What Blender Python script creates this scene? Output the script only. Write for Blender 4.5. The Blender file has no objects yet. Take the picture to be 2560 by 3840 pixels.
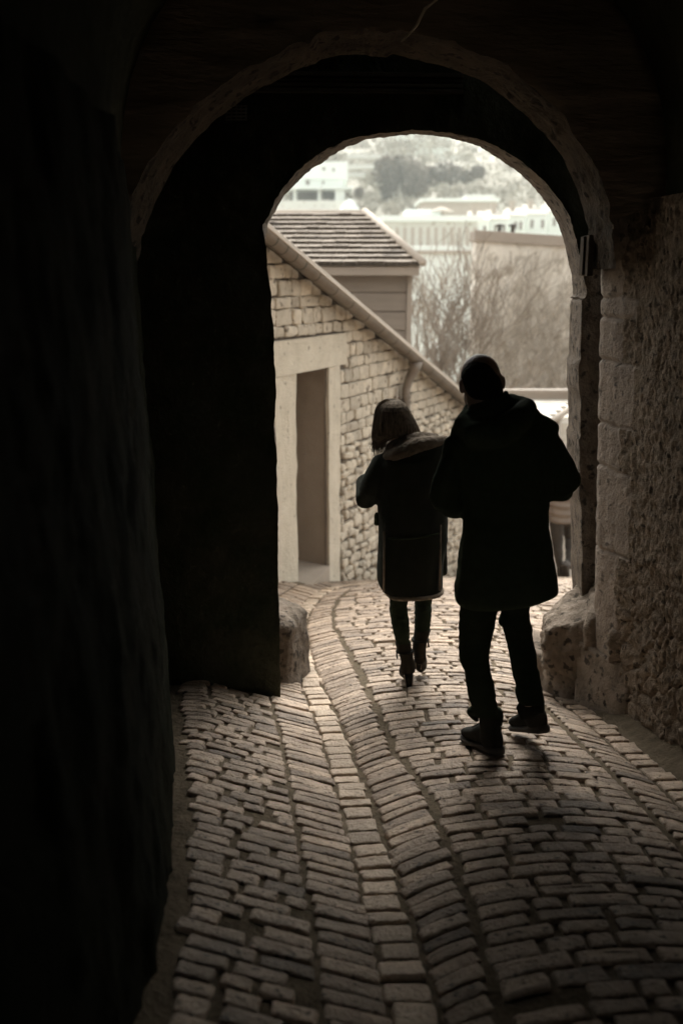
import bpy, bmesh, math, random
from mathutils import Vector, noise
random.seed(7)
PI = math.pi
sc = bpy.context.scene
COL = sc.collection

# ------------------------------------------------------------------ camera model
FPX, PIT = 3733.0, math.radians(13.5)
def ray(px, py):
    u = (px - 1280) / FPX; v = -(py - 1920) / FPX
    return (u, math.cos(PIT) + v * math.sin(PIT), -math.sin(PIT) + v * math.cos(PIT))
def at(px, py, Y, k=0.0):
    """point on the upright plane  y = Y + k*x  (metres; eye at the origin)"""
    r = ray(px, py); t = Y / (r[1] - k * r[0])
    return Vector((r[0] * t, r[1] * t, r[2] * t))

def lerp(tab, y):
    if y <= tab[0][0]: return tab[0][1]
    for (a, b), (c, d) in zip(tab, tab[1:]):
        if y <= c: return b + (d - b) * (y - a) / (c - a)
    return tab[-1][1]
def smooth(tab, y, w=0.35):
    return (lerp(tab, y - w) + 2 * lerp(tab, y) + lerp(tab, y + w)) / 4
def nz(x, y, z=0.0): return noise.noise(Vector((x, y, z)))
def fbm(x, y, z=0.0, o=4): return noise.fractal(Vector((x, y, z)), 0.9, 2.1, o)

# ------------------------------------------------------------------ objects
def link(name, me, mats, parent=None):
    o = bpy.data.objects.new(name, me); COL.objects.link(o)
    for m in (mats if isinstance(mats, (list, tuple)) else [mats]): me.materials.append(m)
    if parent is not None: o.parent = parent
    return o
def root_world(p):
    v = Vector((0, 0, 0))
    while p is not None:
        v += Vector(p.location); p = p.parent
    return v
def obj(name, bm, mats, parent=None, sm=False, origin=None):
    """bm in world coordinates -> one mesh object (child of parent if given)"""
    me = bpy.data.meshes.new(name)
    base = root_world(parent) if parent is not None else Vector((0, 0, 0))
    if origin is not None: base = Vector(origin)
    if base.length > 0: bmesh.ops.translate(bm, verts=bm.verts, vec=-base)
    bm.normal_update(); bm.to_mesh(me); bm.free()
    if sm:
        for p in me.polygons: p.use_smooth = True
    o = link(name, me, mats, parent)
    if origin is not None and parent is None: o.location = base
    return o
def thing(name, label, cat, loc=(0, 0, 0), group=None):
    o = bpy.data.objects.new(name, None); COL.objects.link(o)
    o.location = loc; o.empty_display_size = 0.2
    return tag(o, label, cat, group)
def tag(o, label, cat, group=None):
    o['label'] = label; o['category'] = cat
    if group: o['group'] = group
    return o
def kind(o, k='structure'): o['kind'] = k; return o

# ------------------------------------------------------------------ mesh helpers
def box(bm, lo, hi, bev=0.0):
    x0, y0, z0 = lo; x1, y1, z1 = hi
    v = [bm.verts.new(p) for p in ((x0,y0,z0),(x1,y0,z0),(x1,y1,z0),(x0,y1,z0),(x0,y0,z1),(x1,y0,z1),(x1,y1,z1),(x0,y1,z1))]
    fs = [bm.faces.new([v[i] for i in f]) for f in ((3,2,1,0),(4,5,6,7),(0,1,5,4),(1,2,6,5),(2,3,7,6),(3,0,4,7))]
    if bev > 0:
        es = set(e for f in fs for e in f.edges)
        bmesh.ops.bevel(bm, geom=list(es), offset=bev, segments=2, affect='EDGES', profile=0.6)
def frame_box(bm, o, u, v, w, bev=0.0):
    """box from corner o with edge vectors u, v, w"""
    o, u, v, w = Vector(o), Vector(u), Vector(v), Vector(w)
    p = [o, o+u, o+u+v, o+v, o+w, o+u+w, o+u+v+w, o+v+w]
    vs = [bm.verts.new(q) for q in p]
    fs = [bm.faces.new([vs[i] for i in f]) for f in ((3,2,1,0),(4,5,6,7),(0,1,5,4),(1,2,6,5),(2,3,7,6),(3,0,4,7))]
    if bev > 0:
        es = set(e for f in fs for e in f.edges)
        bmesh.ops.bevel(bm, geom=list(es), offset=bev, segments=2, affect='EDGES', profile=0.6)
def grid(bm, P, flip=False):
    V = [[bm.verts.new(p) for p in row] for row in P]
    for i in range(len(V) - 1):
        for j in range(len(V[0]) - 1):
            q = [V[i][j], V[i+1][j], V[i+1][j+1], V[i][j+1]]
            bm.faces.new(q[::-1] if flip else q)
    return V
def tube(bm, pts, rads, n=10, caps=True, squash=1.0):
    pts = [Vector(p) for p in pts]; rings = []
    up = Vector((0.123, 0.2, 1)).normalized(); prev = None
    for i, p in enumerate(pts):
        d = (pts[min(i+1, len(pts)-1)] - pts[max(i-1, 0)]).normalized()
        if prev is None:
            a = d.cross(up)
            if a.length < 0.1: a = d.cross(Vector((1, 0, 0)))
        else: a = prev - d * prev.dot(d)
        a.normalize(); prev = a; b = d.cross(a)
        r = rads[i] if isinstance(rads, (list, tuple)) else rads
        rings.append([bm.verts.new(p + (a * math.cos(2*PI*k/n) + b * squash * math.sin(2*PI*k/n)) * r) for k in range(n)])
    for A, B in zip(rings, rings[1:]):
        for k in range(n): bm.faces.new((A[k], A[(k+1) % n], B[(k+1) % n], B[k]))
    if caps:
        bm.faces.new(rings[0][::-1]); bm.faces.new(rings[-1])
def capsule(bm, pts, rads, n=14, squash=1.0):
    """tube with rounded ends"""
    pts = [Vector(p) for p in pts]; rads = list(rads) if isinstance(rads, (list, tuple)) else [rads]*len(pts)
    d0 = (pts[0]-pts[1]).normalized(); d1 = (pts[-1]-pts[-2]).normalized()
    A = [(pts[0] + d0*rads[0]*math.sin(t), rads[0]*max(0.05, math.cos(t))) for t in (1.5, 1.1, 0.7, 0.35)]
    B = [(pts[-1] + d1*rads[-1]*math.sin(t), rads[-1]*max(0.05, math.cos(t))) for t in (0.35, 0.7, 1.1, 1.5)]
    allp = A + list(zip(pts, rads)) + B
    tube(bm, [p for p, r in allp], [r for p, r in allp], n, True, squash)
def loft(bm, rings, n=28, ex=2.3):
    """rings: (centre, half-vector across, half-vector deep); closed superellipse tube"""
    R = []
    for c, a, b in rings:
        c, a, b = Vector(c), Vector(a), Vector(b); row = []
        for k in range(n):
            t = 2*PI*k/n; cs, sn = math.cos(t), math.sin(t)
            row.append(bm.verts.new(c + a * math.copysign(abs(cs)**(2/ex), cs) + b * math.copysign(abs(sn)**(2/ex), sn)))
        R.append(row)
    for A, B in zip(R, R[1:]):
        for k in range(n): bm.faces.new((A[k], A[(k+1) % n], B[(k+1) % n], B[k]))
    bm.faces.new(R[0][::-1]); bm.faces.new(R[-1])
def ball(bm, c, r, seg=16, rot=None):
    r = r if isinstance(r, (list, tuple)) else (r, r, r)
    q = bmesh.ops.create_uvsphere(bm, u_segments=seg, v_segments=seg//2+2, radius=1.0)
    for v in q['verts']:
        p = Vector((v.co.x*r[0], v.co.y*r[1], v.co.z*r[2]))
        if rot is not None: p = rot @ p
        v.co = p + Vector(c)
def fuse(bm, voxel, smooth_n=4, disp=None):
    """melt overlapping closed shells into ONE continuous surface"""
    bmesh.ops.recalc_face_normals(bm, faces=bm.faces)
    me = bpy.data.meshes.new('tmp'); bm.to_mesh(me); bm.free()
    o = bpy.data.objects.new('tmp', me); COL.objects.link(o)
    r = o.modifiers.new('r', 'REMESH'); r.mode = 'VOXEL'; r.voxel_size = voxel
    if smooth_n:
        s = o.modifiers.new('s', 'SMOOTH'); s.iterations = smooth_n; s.factor = 0.5
    bpy.context.view_layer.update()
    ev = o.evaluated_get(bpy.context.evaluated_depsgraph_get())
    m2 = bpy.data.meshes.new_from_object(ev)
    out = bmesh.new(); out.from_mesh(m2)
    bpy.data.objects.remove(o); bpy.data.meshes.remove(me); bpy.data.meshes.remove(m2)
    if disp:
        out.normal_update()
        mv = [(v, v.normal * disp(v.co)) for v in out.verts]
        for v, d in mv: v.co += d
    return out

# ------------------------------------------------------------------ materials
def mat(name, c1, c2=None, scale=6.0, rough=0.8, bump=0.0, bscale=40.0, stretch=(1, 1, 1), detail=6, spots=None,
        metal=0.0, attr=None, spec=0.5, sheen=0.0, rr=0.0):
    m = bpy.data.materials.new(name); m.use_nodes = True
    nt = m.node_tree; N = nt.nodes; L = nt.links
    b = N['Principled BSDF']; b.inputs['Roughness'].default_value = rough
    b.inputs['Metallic'].default_value = metal
    b.inputs['Specular IOR Level'].default_value = spec
    if sheen: b.inputs['Sheen Weight'].default_value = sheen
    c2 = c2 or c1
    tc = N.new('ShaderNodeTexCoord'); mp = N.new('ShaderNodeMapping'); mp.inputs['Scale'].default_value = stretch
    L.new(tc.outputs['Object'], mp.inputs['Vector'])
    n1 = N.new('ShaderNodeTexNoise'); n1.inputs['Scale'].default_value = scale; n1.inputs['Detail'].default_value = detail
    n1.inputs['Roughness'].default_value = 0.62
    L.new(mp.outputs['Vector'], n1.inputs['Vector'])
    cr = N.new('ShaderNodeValToRGB'); cr.color_ramp.elements[0].position = 0.32; cr.color_ramp.elements[1].position = 0.68
    cr.color_ramp.elements[0].color = (*c1, 1); cr.color_ramp.elements[1].color = (*c2, 1)
    L.new(n1.outputs['Fac'], cr.inputs['Fac']); colour = cr.outputs['Color']
    if spots:                       # dirt / lichen specks: (scale, threshold, colour)
        n3 = N.new('ShaderNodeTexNoise'); n3.inputs['Scale'].default_value = spots[0]; n3.inputs['Detail'].default_value = 4
        L.new(mp.outputs['Vector'], n3.inputs['Vector'])
        r3 = N.new('ShaderNodeValToRGB'); r3.color_ramp.elements[0].position = spots[1]; r3.color_ramp.elements[1].position = spots[1] + 0.08
        L.new(n3.outputs['Fac'], r3.inputs['Fac'])
        mx = N.new('ShaderNodeMix'); mx.data_type = 'RGBA'; mx.inputs['B'].default_value = (*spots[2], 1)
        L.new(r3.outputs['Color'], mx.inputs['Factor']); L.new(colour, mx.inputs['A']); colour = mx.outputs['Result']
    if attr:
        at_ = N.new('ShaderNodeAttribute'); at_.attribute_name = attr
        mx = N.new('ShaderNodeMix'); mx.data_type = 'RGBA'; mx.blend_type = 'MULTIPLY'; mx.inputs['Factor'].default_value = 1
        L.new(colour, mx.inputs['A']); L.new(at_.outputs['Color'], mx.inputs['B']); colour = mx.outputs['Result']
    L.new(colour, b.inputs['Base Color'])
    if rr:
        mr = N.new('ShaderNodeMapRange'); mr.inputs['To Min'].default_value = rough - rr; mr.inputs['To Max'].default_value = rough + rr
        L.new(n1.outputs['Fac'], mr.inputs['Value']); L.new(mr.outputs['Result'], b.inputs['Roughness'])
    if bump:
        n2 = N.new('ShaderNodeTexNoise'); n2.inputs['Scale'].default_value = bscale; n2.inputs['Detail'].default_value = 8
        n2.inputs['Roughness'].default_value = 0.65
        L.new(mp.outputs['Vector'], n2.inputs['Vector'])
        bp = N.new('ShaderNodeBump'); bp.inputs['Strength'].default_value = min(1.0, bump); bp.inputs['Distance'].default_value = 0.02
        L.new(n2.outputs['Fac'], bp.inputs['Height']); L.new(bp.outputs['Normal'], b.inputs['Normal'])
    return m
M = {}
M['brick'] = mat('paving_brick', (.265,.197,.142), (.49,.376,.28), 13, .52, 1.0, 60, attr='tone', spots=(40, .60, (.10,.073,.052)), rr=.16, detail=10, spec=.28)
M['gutterstone'] = mat('gutter_stone', (.42,.322,.235), (.58,.457,.342), 12, .55, 1.0, 60, attr='tone', spots=(32, .63, (.24,.18,.129)), rr=.14, detail=10, spec=.28)
M['mortar'] = mat('mortar', (.085,.067,.045), (.16,.123,.084), 16, .95, 1.0, 50, spec=.05)
M['rough'] = mat('rough_wall', (.16,.123,.09), (.33,.257,.19), 26, .95, 1.0, 60, spots=(22, .58, (.08,.061,.044)), detail=10, spec=.12)
M['shaded'] = mat('shaded_wall', (.009,.0105,.0058), (.021,.0205,.0125), 5, .95, .8, 20, stretch=(1, 1, .5), spec=.03)  # shade of the left passage wall put into its base colour
M['ashlar'] = mat('ashlar', (.22,.17,.13), (.35,.275,.213), 7, .88, .9, 45, spots=(22, .6, (.11,.085,.065)), detail=10)
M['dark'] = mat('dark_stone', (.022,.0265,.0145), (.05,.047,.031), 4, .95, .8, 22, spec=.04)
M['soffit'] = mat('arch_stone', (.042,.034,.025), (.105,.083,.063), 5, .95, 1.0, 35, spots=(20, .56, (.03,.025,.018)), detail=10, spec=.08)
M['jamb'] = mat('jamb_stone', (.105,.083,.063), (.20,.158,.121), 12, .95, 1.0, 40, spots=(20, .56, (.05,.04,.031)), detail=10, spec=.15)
M['guard'] = mat('guard_stone', (.15,.117,.088), (.29,.228,.174), 10, .92, 1.0, 40, spots=(18, .57, (.07,.055,.041)), detail=10, spec=.15)
M['slab'] = mat('slab_courses', (.26,.208,.158), (.46,.375,.295), 3, .95, .9, 14, stretch=(.6, .6, 3.5), spec=.1)
M['hmortar'] = mat('house_mortar', (.085,.068,.053), (.155,.125,.10), 9, .95, .9, 45, spots=(7, .56, (.055,.044,.034)))
M['hstone'] = mat('house_stone', (.47,.405,.32), (.65,.575,.465), 9, .92, 1.0, 35, attr='tone', spots=(13, .6, (.24,.198,.153)), detail=10)
M['render'] = mat('lime_render', (.50,.438,.345), (.61,.54,.435), 4, .95, .8, 40, spots=(15, .64, (.30,.252,.195)), detail=9)
M['concrete'] = mat('concrete', (.29,.24,.192), (.34,.283,.228), 3, .9, .3, 30, spec=.2)
M['zinc'] = mat('zinc', (.15,.121,.096), (.22,.18,.144), 4, .5, .1, 20, metal=.3)
M['zincpale'] = mat('zinc_edge', (.36,.30,.24), (.44,.37,.30), 5, .5, .05, 30, metal=.2)
M['tile'] = mat('flat_tile', (.28,.228,.18), (.37,.307,.247), 6, .9, .6, 25, attr='tone', spots=(2.2, .56, (.14,.112,.087)), detail=9)
M['tileedge'] = mat('shaded_tile_edge', (.045,.036,.028), (.085,.068,.053), 9, .95, spec=.1)  # butt faces coloured dark to paint the shade lines between tile rows
M['tilepale'] = mat('hip_tile', (.40,.34,.28), (.48,.41,.34), 5, .9, .3, 30)
M['board'] = mat('clapboard', (.20,.163,.13), (.235,.193,.155), 2, .8, .1, 25, stretch=(1, 1, 6))
M['fascia'] = mat('fascia', (.27,.223,.18), (.31,.257,.208), 2, .75)
M['coat_dark'] = mat('black_wool', (.036,.047,.026), (.05,.061,.036), 30, .95, .2, 400, spec=.03)
M['denim'] = mat('dark_denim', (.020,.0265,.0155), (.030,.036,.022), 30, .95, .2, 300, spec=.03)
M['skin_dark'] = mat('skin', (.33,.22,.165), (.36,.245,.185), 10, .55)
M['boot'] = mat('black_leather', (.014,.0135,.010), (.022,.0205,.016), 20, .8, .1, 80, spec=.1)
M['sole'] = mat('sole', (.04,.031,.024), (.055,.043,.033), 20, .8)
M['suede'] = mat('brown_suede', (.022,.018,.013), (.032,.026,.019), 12, .95, .2, 150, spec=.08)
M['welt'] = mat('pale_welt', (.25,.19,.14))
M['coat_w'] = mat('shearling_coat', (.018,.0195,.013), (.026,.0265,.019), 10, .95, .25, 160, spec=.12)
M['fleece'] = mat('fleece', (.115,.09,.066), (.17,.134,.1), 40, .98, 1.0, 120, spec=.1)
M['trim'] = mat('fleece_trim', (.26,.205,.155), (.36,.29,.225), 40, .98, 1.0, 120, spec=.1)
M['blond'] = mat('blond_hair', (.04,.031,.022), (.08,.062,.045), 5, .9, .8, 60, stretch=(8, 8, .5), spec=.03)
M['strand'] = mat('hair_strand', (.05,.039,.028), (.19,.15,.11), 9, .8, stretch=(9, 9, .8), spec=.04)
M['hair_dark'] = mat('dark_hair', (.018,.021,.013), (.028,.028,.019), 60, .9, .4, 200, spec=.05)
M['puffer'] = mat('quilted_jacket', (.15,.115,.09), (.2,.155,.12), 5, .6, .1, 30)
M['jeans2'] = mat('brown_trousers', (.035,.028,.022), (.05,.04,.031), 20, .9, .2, 200)
M['shoe2'] = mat('walking_shoe', (.045,.036,.028), (.07,.055,.043), 20, .7)
M['iron'] = mat('rusty_iron', (.06,.05,.038), (.09,.075,.058), 20, .7)
M['wood'] = mat('old_timber', (.035,.030,.022), (.07,.057,.042), 3, .95, .6, 30, stretch=(1, 8, 8), spec=.05)
M['strip'] = mat('painted_strip', (.07,.056,.042), (.10,.08,.061), 2, .9, spec=.05)
M['crackline'] = mat('pale_crack_line', (.84,.76,.66), (.88,.8,.7), 20, .8)
M['white'] = mat('white_render', (.76,.80,.745), (.82,.86,.805), 2, .9)
M['offwhite'] = mat('pale_render', (.60,.59,.53), (.70,.70,.64), 2, .9, spots=(.8, .6, (.45,.41,.34)))
M['palewall'] = mat('pale_stone_wall', (.58,.525,.45), (.74,.685,.605), 2.2, .92, .3, 14, spots=(3, .58, (.44,.39,.325)))
M['midwall'] = mat('beige_wall', (.41,.35,.29), (.49,.425,.355), 2, .9)
M['slate'] = mat('pale_slate', (.55,.50,.43), (.64,.59,.515), 2, .8)
M['window'] = mat('dull_glass', (.20,.165,.135), (.25,.21,.175), 3, .25)
M['shade'] = mat('dark_opening', (.13,.11,.09), (.16,.135,.11), 2, .9)
M['stem'] = mat('bare_stem', (.20,.165,.13), (.30,.25,.202), 6, .9)
M['stemp'] = mat('pale_stem', (.30,.25,.20), (.42,.36,.295), 6, .9)
M['hill'] = mat('dry_grass', (.33,.295,.235), (.53,.50,.425), .028, 1, .3, .4, spots=(.05, .55, (.27,.235,.185)))
M['ground'] = mat('earth', (.2,.165,.13), (.3,.25,.2), .3, 1)
M['scrub'] = mat('dry_scrub', (.28,.245,.195), (.53,.50,.42), .08, 1)
M['thicket'] = mat('dark_thicket', (.12,.098,.076), (.22,.18,.143), .12, 1)

# ------------------------------------------------------------------ street shape
KG = [(-60,6.),(-8,-0.6),(0,-1.48),(2.1,-1.79),(4.05,-2.095),(5.39,-2.338),(6.2,-2.47),(8,-2.74),(9.6,-3.02),(12,-3.72),(15,-4.65),(18,-5.4),(24,-6.6),(32,-7.6),(60,-8.2),(110,-7.),(190,-2.),(250,3.),(330,9.),(360,12.),(400,20.),(480,38.),(600,66.),(700,90.),(1100,170.),(2600,260.)]
GL = [(-6,.35),(1,.27),(2.22,.2),(2.52,.17),(2.9,.14),(3.38,.09),(4.05,.03),(4.75,-.05),(5.28,-.12),(5.89,-.2),(6.63,-.28),(7.54,-.36),(8.57,-.31),(9.54,-.17),(11,.35),(13,1.1),(16,2.1)]
MR = [(-6,.6),(1,.45),(2.14,.4),(2.5,.4),(3.15,.38),(3.8,.32),(4.28,.24),(4.89,.19),(5.68,.12),(6.67,.02),(7.28,-.06),(8.01,-.08),(8.74,-.04),(9.47,.1),(11,.65),(13,1.4),(16,2.4)]
ML = [(-6,.05),(1,-.01),(2.14,-.05),(2.55,-.08),(3.08,-.14),(3.8,-.22),(4.42,-.29),(4.89,-.36),(5.5,-.44),(6.6,-.55),(7.5,-.64),(8.6,-.6),(9.54,-.45),(11,.1),(16,1.85)]
WLb = [(-6,-.5),(0,-.46),(2.03,-.47),(2.42,-.5),(2.92,-.55),(3.6,-.67),(4.61,-.86),(5.3,-.97)]
GR = [(-6,1.5),(2,1.5),(3.4,1.45),(4.04,1.43),(4.51,1.39),(4.95,1.37),(5.29,1.33),(5.5,1.31),(5.83,1.29),(6.2,1.36),(6.8,1.55),(8,2.2),(10,3.0),(16,5.0)]
RM = [(-6,1.22),(2,1.22),(3.4,1.19),(3.81,1.17),(4.38,1.13),(5,1.1),(5.5,1.07),(6,1.1),(6.8,1.35),(8,2.0),(10,2.8),(16,4.8)]
def xg(y): return smooth(GL, y)
def xr(y): return smooth(GR, y, .2)
def gz(y): return smooth(KG, y, .5 if y < 20 else 3)
def cross(x, y):
    if y > 22: return 0.0
    a, b = xg(y), xr(y)
    k = 1.0 if y < 8 else max(0.0, 1 - (y - 8) / 9)
    if abs(x - a) < .068 or abs(x - b) < .058: h = -.088
    elif x < a: h = -.088 + .27 * min(a - x - .068, .6)
    elif x > b: h = -.088 + .50 * min(x - b - .058, .42)
    else: h = -.088 + .10 * max(0.0, math.sin(PI * (x - a - .068) / (b - a - .126))) ** .7
    return h * k
def ground(x, y): return gz(y) + cross(x, y)

def XL(y, z):   # left side wall face
    zg = gz(y)
    return smooth(WLb, y, .15) - .036 * max(0, z - zg)
WRb = [(-6,1.58),(2,1.6),(3,1.58),(4.2,1.52),(4.9,1.44),(5.12,1.37),(5.3,1.315),(5.6,1.31)]
def XR(y, z): return lerp(WRb, y) + .04 * max(0, -z)

# ------------------------------------------------------------------ ground
def axis(segs):
    out = []
    for a, b, s in segs:
        n = max(1, round((b - a) / s)); out += [a + (b - a) * i / n for i in range(n)]
    return out + [segs[-1][1]]
xs = axis([(-700,-300,50),(-300,-20,10),(-20,-4,2),(-4,-1.2,.4),(-1.2,2.0,.04),(2.0,5.0,.15),(5,20,1.5),(20,300,10),(300,700,50)])
ys = axis([(-60,-10,5),(-10,1.5,.5),(1.5,7.5,.04),(7.5,16,.1),(16,30,1),(30,100,5),(100,700,10),(700,1000,50)])
bm = bmesh.new(); P = []
for y in ys:
    row = []
    for x in xs:
        z = ground(x, y) - .012
        if y < 16 and -1.3 < x < 5: z += .006 * nz(x*14, y*14) + .004 * nz(x*40, y*40)
        if y > 80: z += min(1, (y - 80) / 140) * 5 * fbm(x*.01, y*.01)
        row.append((x, y, z))
    P.append(row)
grid(bm, P, True)
for f in bm.faces:
    c = f.calc_center_median(); f.material_index = 0 if (c.y < 18 and -3 < c.x < 8) else (1 if c.y < 70 else 2)
kind(obj('ground', bm, [M['mortar'], M['ground'], M['hill']], sm=True))

# ------------------------------------------------------------------ paving bricks
bm = bmesh.new(); tone = bm.loops.layers.float_color.new('tone')
def rrect(hl, hw, r, ins):
    """rounded rectangle outline, 24 points"""
    hl, hw = max(.004, hl-ins), max(.004, hw-ins); r = max(.002, min(r, hl*.9, hw*.9)); out = []
    for qx, qy, t0 in ((1, 1, 0), (-1, 1, 90), (-1, -1, 180), (1, -1, 270)):
        for d in (8, 45, 82):
            t = math.radians(t0 + d); out.append((qx*(hl-r) + r*math.cos(t), qy*(hw-r) + r*math.sin(t)))
        if qx*qy > 0: out += [(qx*(hl-r)*f, qy*hw) for f in (.6, .1, -.4)]
        else: out += [(qx*hl, qy*(hw-r)*f) for f in (.6, 0, -.6)]
    return out
def paver(cx, cy, hl, hw, ang, mi=0, tonev=1.0, up=0.0):
    """one worn brick: nearly square edges, chipped rim, gently domed rough top"""
    ca, sa = math.cos(ang), math.sin(ang); sd = random.uniform(0, 99)
    rings = []; rc = random.uniform(.004, .011)
    ta, tb = random.gauss(0, .015), random.gauss(0, .035); bend = random.gauss(0, .10)
    hz = random.gauss(0, .003) + up
    for ins, dz in ((-.001, -.045), (0, -.012), (.0015, -.005), (.0045, -.0008), (.011, .0012), (min(.024, hw*.7), .002)):
        row = []
        for lx, ly in rrect(hl, hw, rc, ins):
            q = 1.0 if ins < .01 else .5
            ex = .006*nz(lx*16+sd, ly*16, sd)*q + .004*nz(lx*50+sd, ly*50, 2)*q
            ey = .0035*nz(lx*14+sd, ly*14+7, sd)*q + .0022*nz(lx*50, ly*50+sd, 5)*q
            lx += ex; ly += ey + bend*(lx*lx - hl*hl*.4)*.35
            X = cx + lx*ca - ly*sa; Y = cy + lx*sa + ly*ca
            rg = .0030*nz(X*30, Y*30, 3) + .0022*nz(X*75, Y*75, 8)
            z = ground(X, Y) + dz + hz + ta*lx + tb*ly + (rg if dz > -.01 else 0)
            row.append(bm.verts.new((X, Y, z)))
        rings.append(row)
    n = len(rings[0])
    fs = []
    for A, B in zip(rings, rings[1:]):
        for k in range(n): fs.append(bm.faces.new((A[k], A[(k+1) % n], B[(k+1) % n], B[k])))
    fs.append(bm.faces.new(rings[-1]))
    for f in fs:
        f.material_index = mi; f.smooth = True
        for l in f.loops: l[tone] = (tonev, tonev*.985, tonev*.97, 1)
def tv(): return max(.42, min(1.35, random.gauss(.95, .20)))
def run(xa, xb, y, pitch, lmin, lmax, gap, bow=None, ang=0.0):
    """one course of bricks in running bond between xa and xb"""
    x = xa + random.uniform(0, .03)
    while x < xb - .05:
        l = random.uniform(lmin, lmax) if random.random() > .12 else random.uniform(.07, lmin)
        if x + l > xb - .05: l = xb - x
        if l < .05: break
        cx = x + l/2; yy = y + (bow(cx) if bow else 0)
        a = ang + (math.atan((bow(cx+.05) - bow(cx-.05)) / .1) if bow else 0)
        if not (random.random() < .012):
            paver(cx, yy + random.gauss(0, .0012), l/2, (pitch - random.uniform(.004, .0075))/2, a + random.gauss(0, .007), 0, tv())
        x += l + gap * random.uniform(.6, 1.7)
y = 1.55
while y < 15.5:                                            # crown courses
    p = random.uniform(.070, .088) if y < 9 else random.uniform(.095, .12)
    sd = random.uniform(0, 50)
    yy = y + p/2
    def bow(x, yy=yy, y0=y): return .030*nz(x*1.3, y0*.35, 1.7) + .005*nz(x*3.5, y0*2)
    run(lerp(MR, yy) + .010, lerp(RM, yy) - .010, yy, p, .105, .215, .016, bow)
    y += p
y = 1.55
while y < 9.6:                                             # left bank, two strips and the gutter
    p = random.uniform(.070, .086); yy = y + p/2
    wl = max(lerp(WLb, yy) + .025, -.92) if yy < 5.2 else -.95
    if yy < 5.25 or yy > 5.75:
        run(wl + random.uniform(0, .025), lerp(ML, yy) - .010, yy + .02, p, .085, .19, .017, lambda x: -.06*(x - lerp(ML, yy)) + .012*nz(x*2, yy*.5))
    y += p
for yl, k in ((1.55, 0), (1.57, 1)):
    y = yl
    while y < 13.0:
        p = random.uniform(.066, .084); yy = y + p/2
        g = xg(yy)
        a, b = (lerp(ML, yy) + .010, g - .070) if k == 0 else (g + .070, lerp(MR, yy) - .010)
        if b - a > .06:
            dxdy = (xg(yy+.1) - xg(yy-.1)) / .2            # follow the bend of the gutter
            ang = (-.11 if k == 0 else .20) - math.atan(dxdy) * .8
            if k == 0 and b - a > .2 and random.random() < .1:
                m = a + (b-a)*random.uniform(.4, .6)
                paver((a+m)/2, yy, (m-a)/2-.01, (p-.014)/2, ang, 0, tv()); paver((b+m)/2, yy, (b-m)/2-.01, (p-.014)/2, ang, 0, tv())
            else: paver((a+b)/2 + random.gauss(0, .006), yy, (b-a)/2, (p - random.uniform(.005, .009))/2, ang + random.gauss(0, .015), 0, tv())
        y += p
y = 1.6
while y < 11:
    p = random.uniform(.085, .13); yy = y + p/2
    dxdy = (xg(yy+.1) - xg(yy-.1)) / .2
    paver(xg(yy) + random.gauss(0, .006), yy, random.uniform(.055, .066), (p-.012)/2, -math.atan(dxdy)*.9 + random.gauss(0, .04), 1, max(.6, random.gauss(1, .12)), .004)
    y += p
y = 1.6
while y < 9:                                               # right hand gutter with its two edging strips
    p = random.uniform(.085, .12); yy = y + p/2; g = xr(yy)
    dxdy = (xr(yy+.1) - xr(yy-.1)) / .2
    paver(g + random.gauss(0, .006), yy, random.uniform(.05, .062), (p-.011)/2, -math.atan(dxdy)*.9 + random.gauss(0, .05), 0, max(.6, random.gauss(1.08, .14)), .004)
    y += p
y = 1.6
while y < 9:
    p = random.uniform(.064, .082); yy = y + p/2; g = xr(yy)
    a, b = lerp(RM, yy) + .028, g - .08
    if b - a > .05: paver((a+b)/2, yy, (b-a)/2, (p-.008)/2, -.16 + random.gauss(0, .03), 0, tv())
    if yy < 5.55 or yy > 6.4:
        a = g + .08; b = min(g + .34, (XR(yy, -2.1) - random.uniform(.06, .10)) if yy < 5.6 else 99)
        if b - a > .06: paver((a+b)/2, yy + .03, (b-a)/2, (p-.008)/2, .30 + random.gauss(0, .04), 0, tv())
    y += p
kind(obj('cobbled_street', bm, [M['brick'], M['gutterstone']], sm=True))
# ------------------------------------------------------------------ gatehouse with its vaulted passage
GH = thing('stone_gatehouse', 'dark stone gatehouse with a vaulted passage ending in a round arch', 'gatehouse', (.2, 5.2, -2.3))
# right side wall: rough rubble, dressed quoins at its far end
QJ = [-.12, -.22, -.44, -.77, -1.0, -1.45]
def right_relief(y, z):
    bl_ = sum(1 for c_ in QJ if z < c_); q = max(0, min(1, (y - 5.03 + (.10 if bl_ % 2 else .0) + (.06 if bl_ == 3 else 0) - .05*nz(z*9, 1) - .02*nz(z*30, y*20)) / .05))             # 1 on the quoin stones
    r = .010*fbm(y*11, z*9, 0, 4) + .0105*fbm(y*36, z*22, 4, 4) + .020*nz(y*2.2, z*1.6, 9)
    c = noise.voronoi(Vector((y*7.5 + .5*nz(z*5, y*6), z*6.5 + .4*nz(y*5, z*4, 2), 3)))[0]
    low = max(0.0, min(1.0, (-1.35 - z)/.4))
    r -= (.0 + .022*low) * max(0, 1 - (c[1]-c[0])/.12)
    s = .006*fbm(y*14, z*12, 1, 4)
    for j in QJ: s -= .016 * max(0, 1 - abs(z - j - .015*nz(y*7, j*9)) / .018)
    e = max(0, (y - 5.22) / .08); s -= .03 * e * e                        # worn arris
    return r * (1-q) + s * q
def sidewall(fx, sgn, ya, zs, ysx, relief, mi=None):
    bm = bmesh.new(); P = []
    for y in ysx:
        row = []
        for z in zs:
            row.append((fx(y, z) + sgn * relief(y, z), y, z))
        P.append(row)
    return bm, P
bm = bmesh.new(); P = []
yy = axis([(-6,3.8,.35),(3.8,5.3,.0058)])
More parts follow.
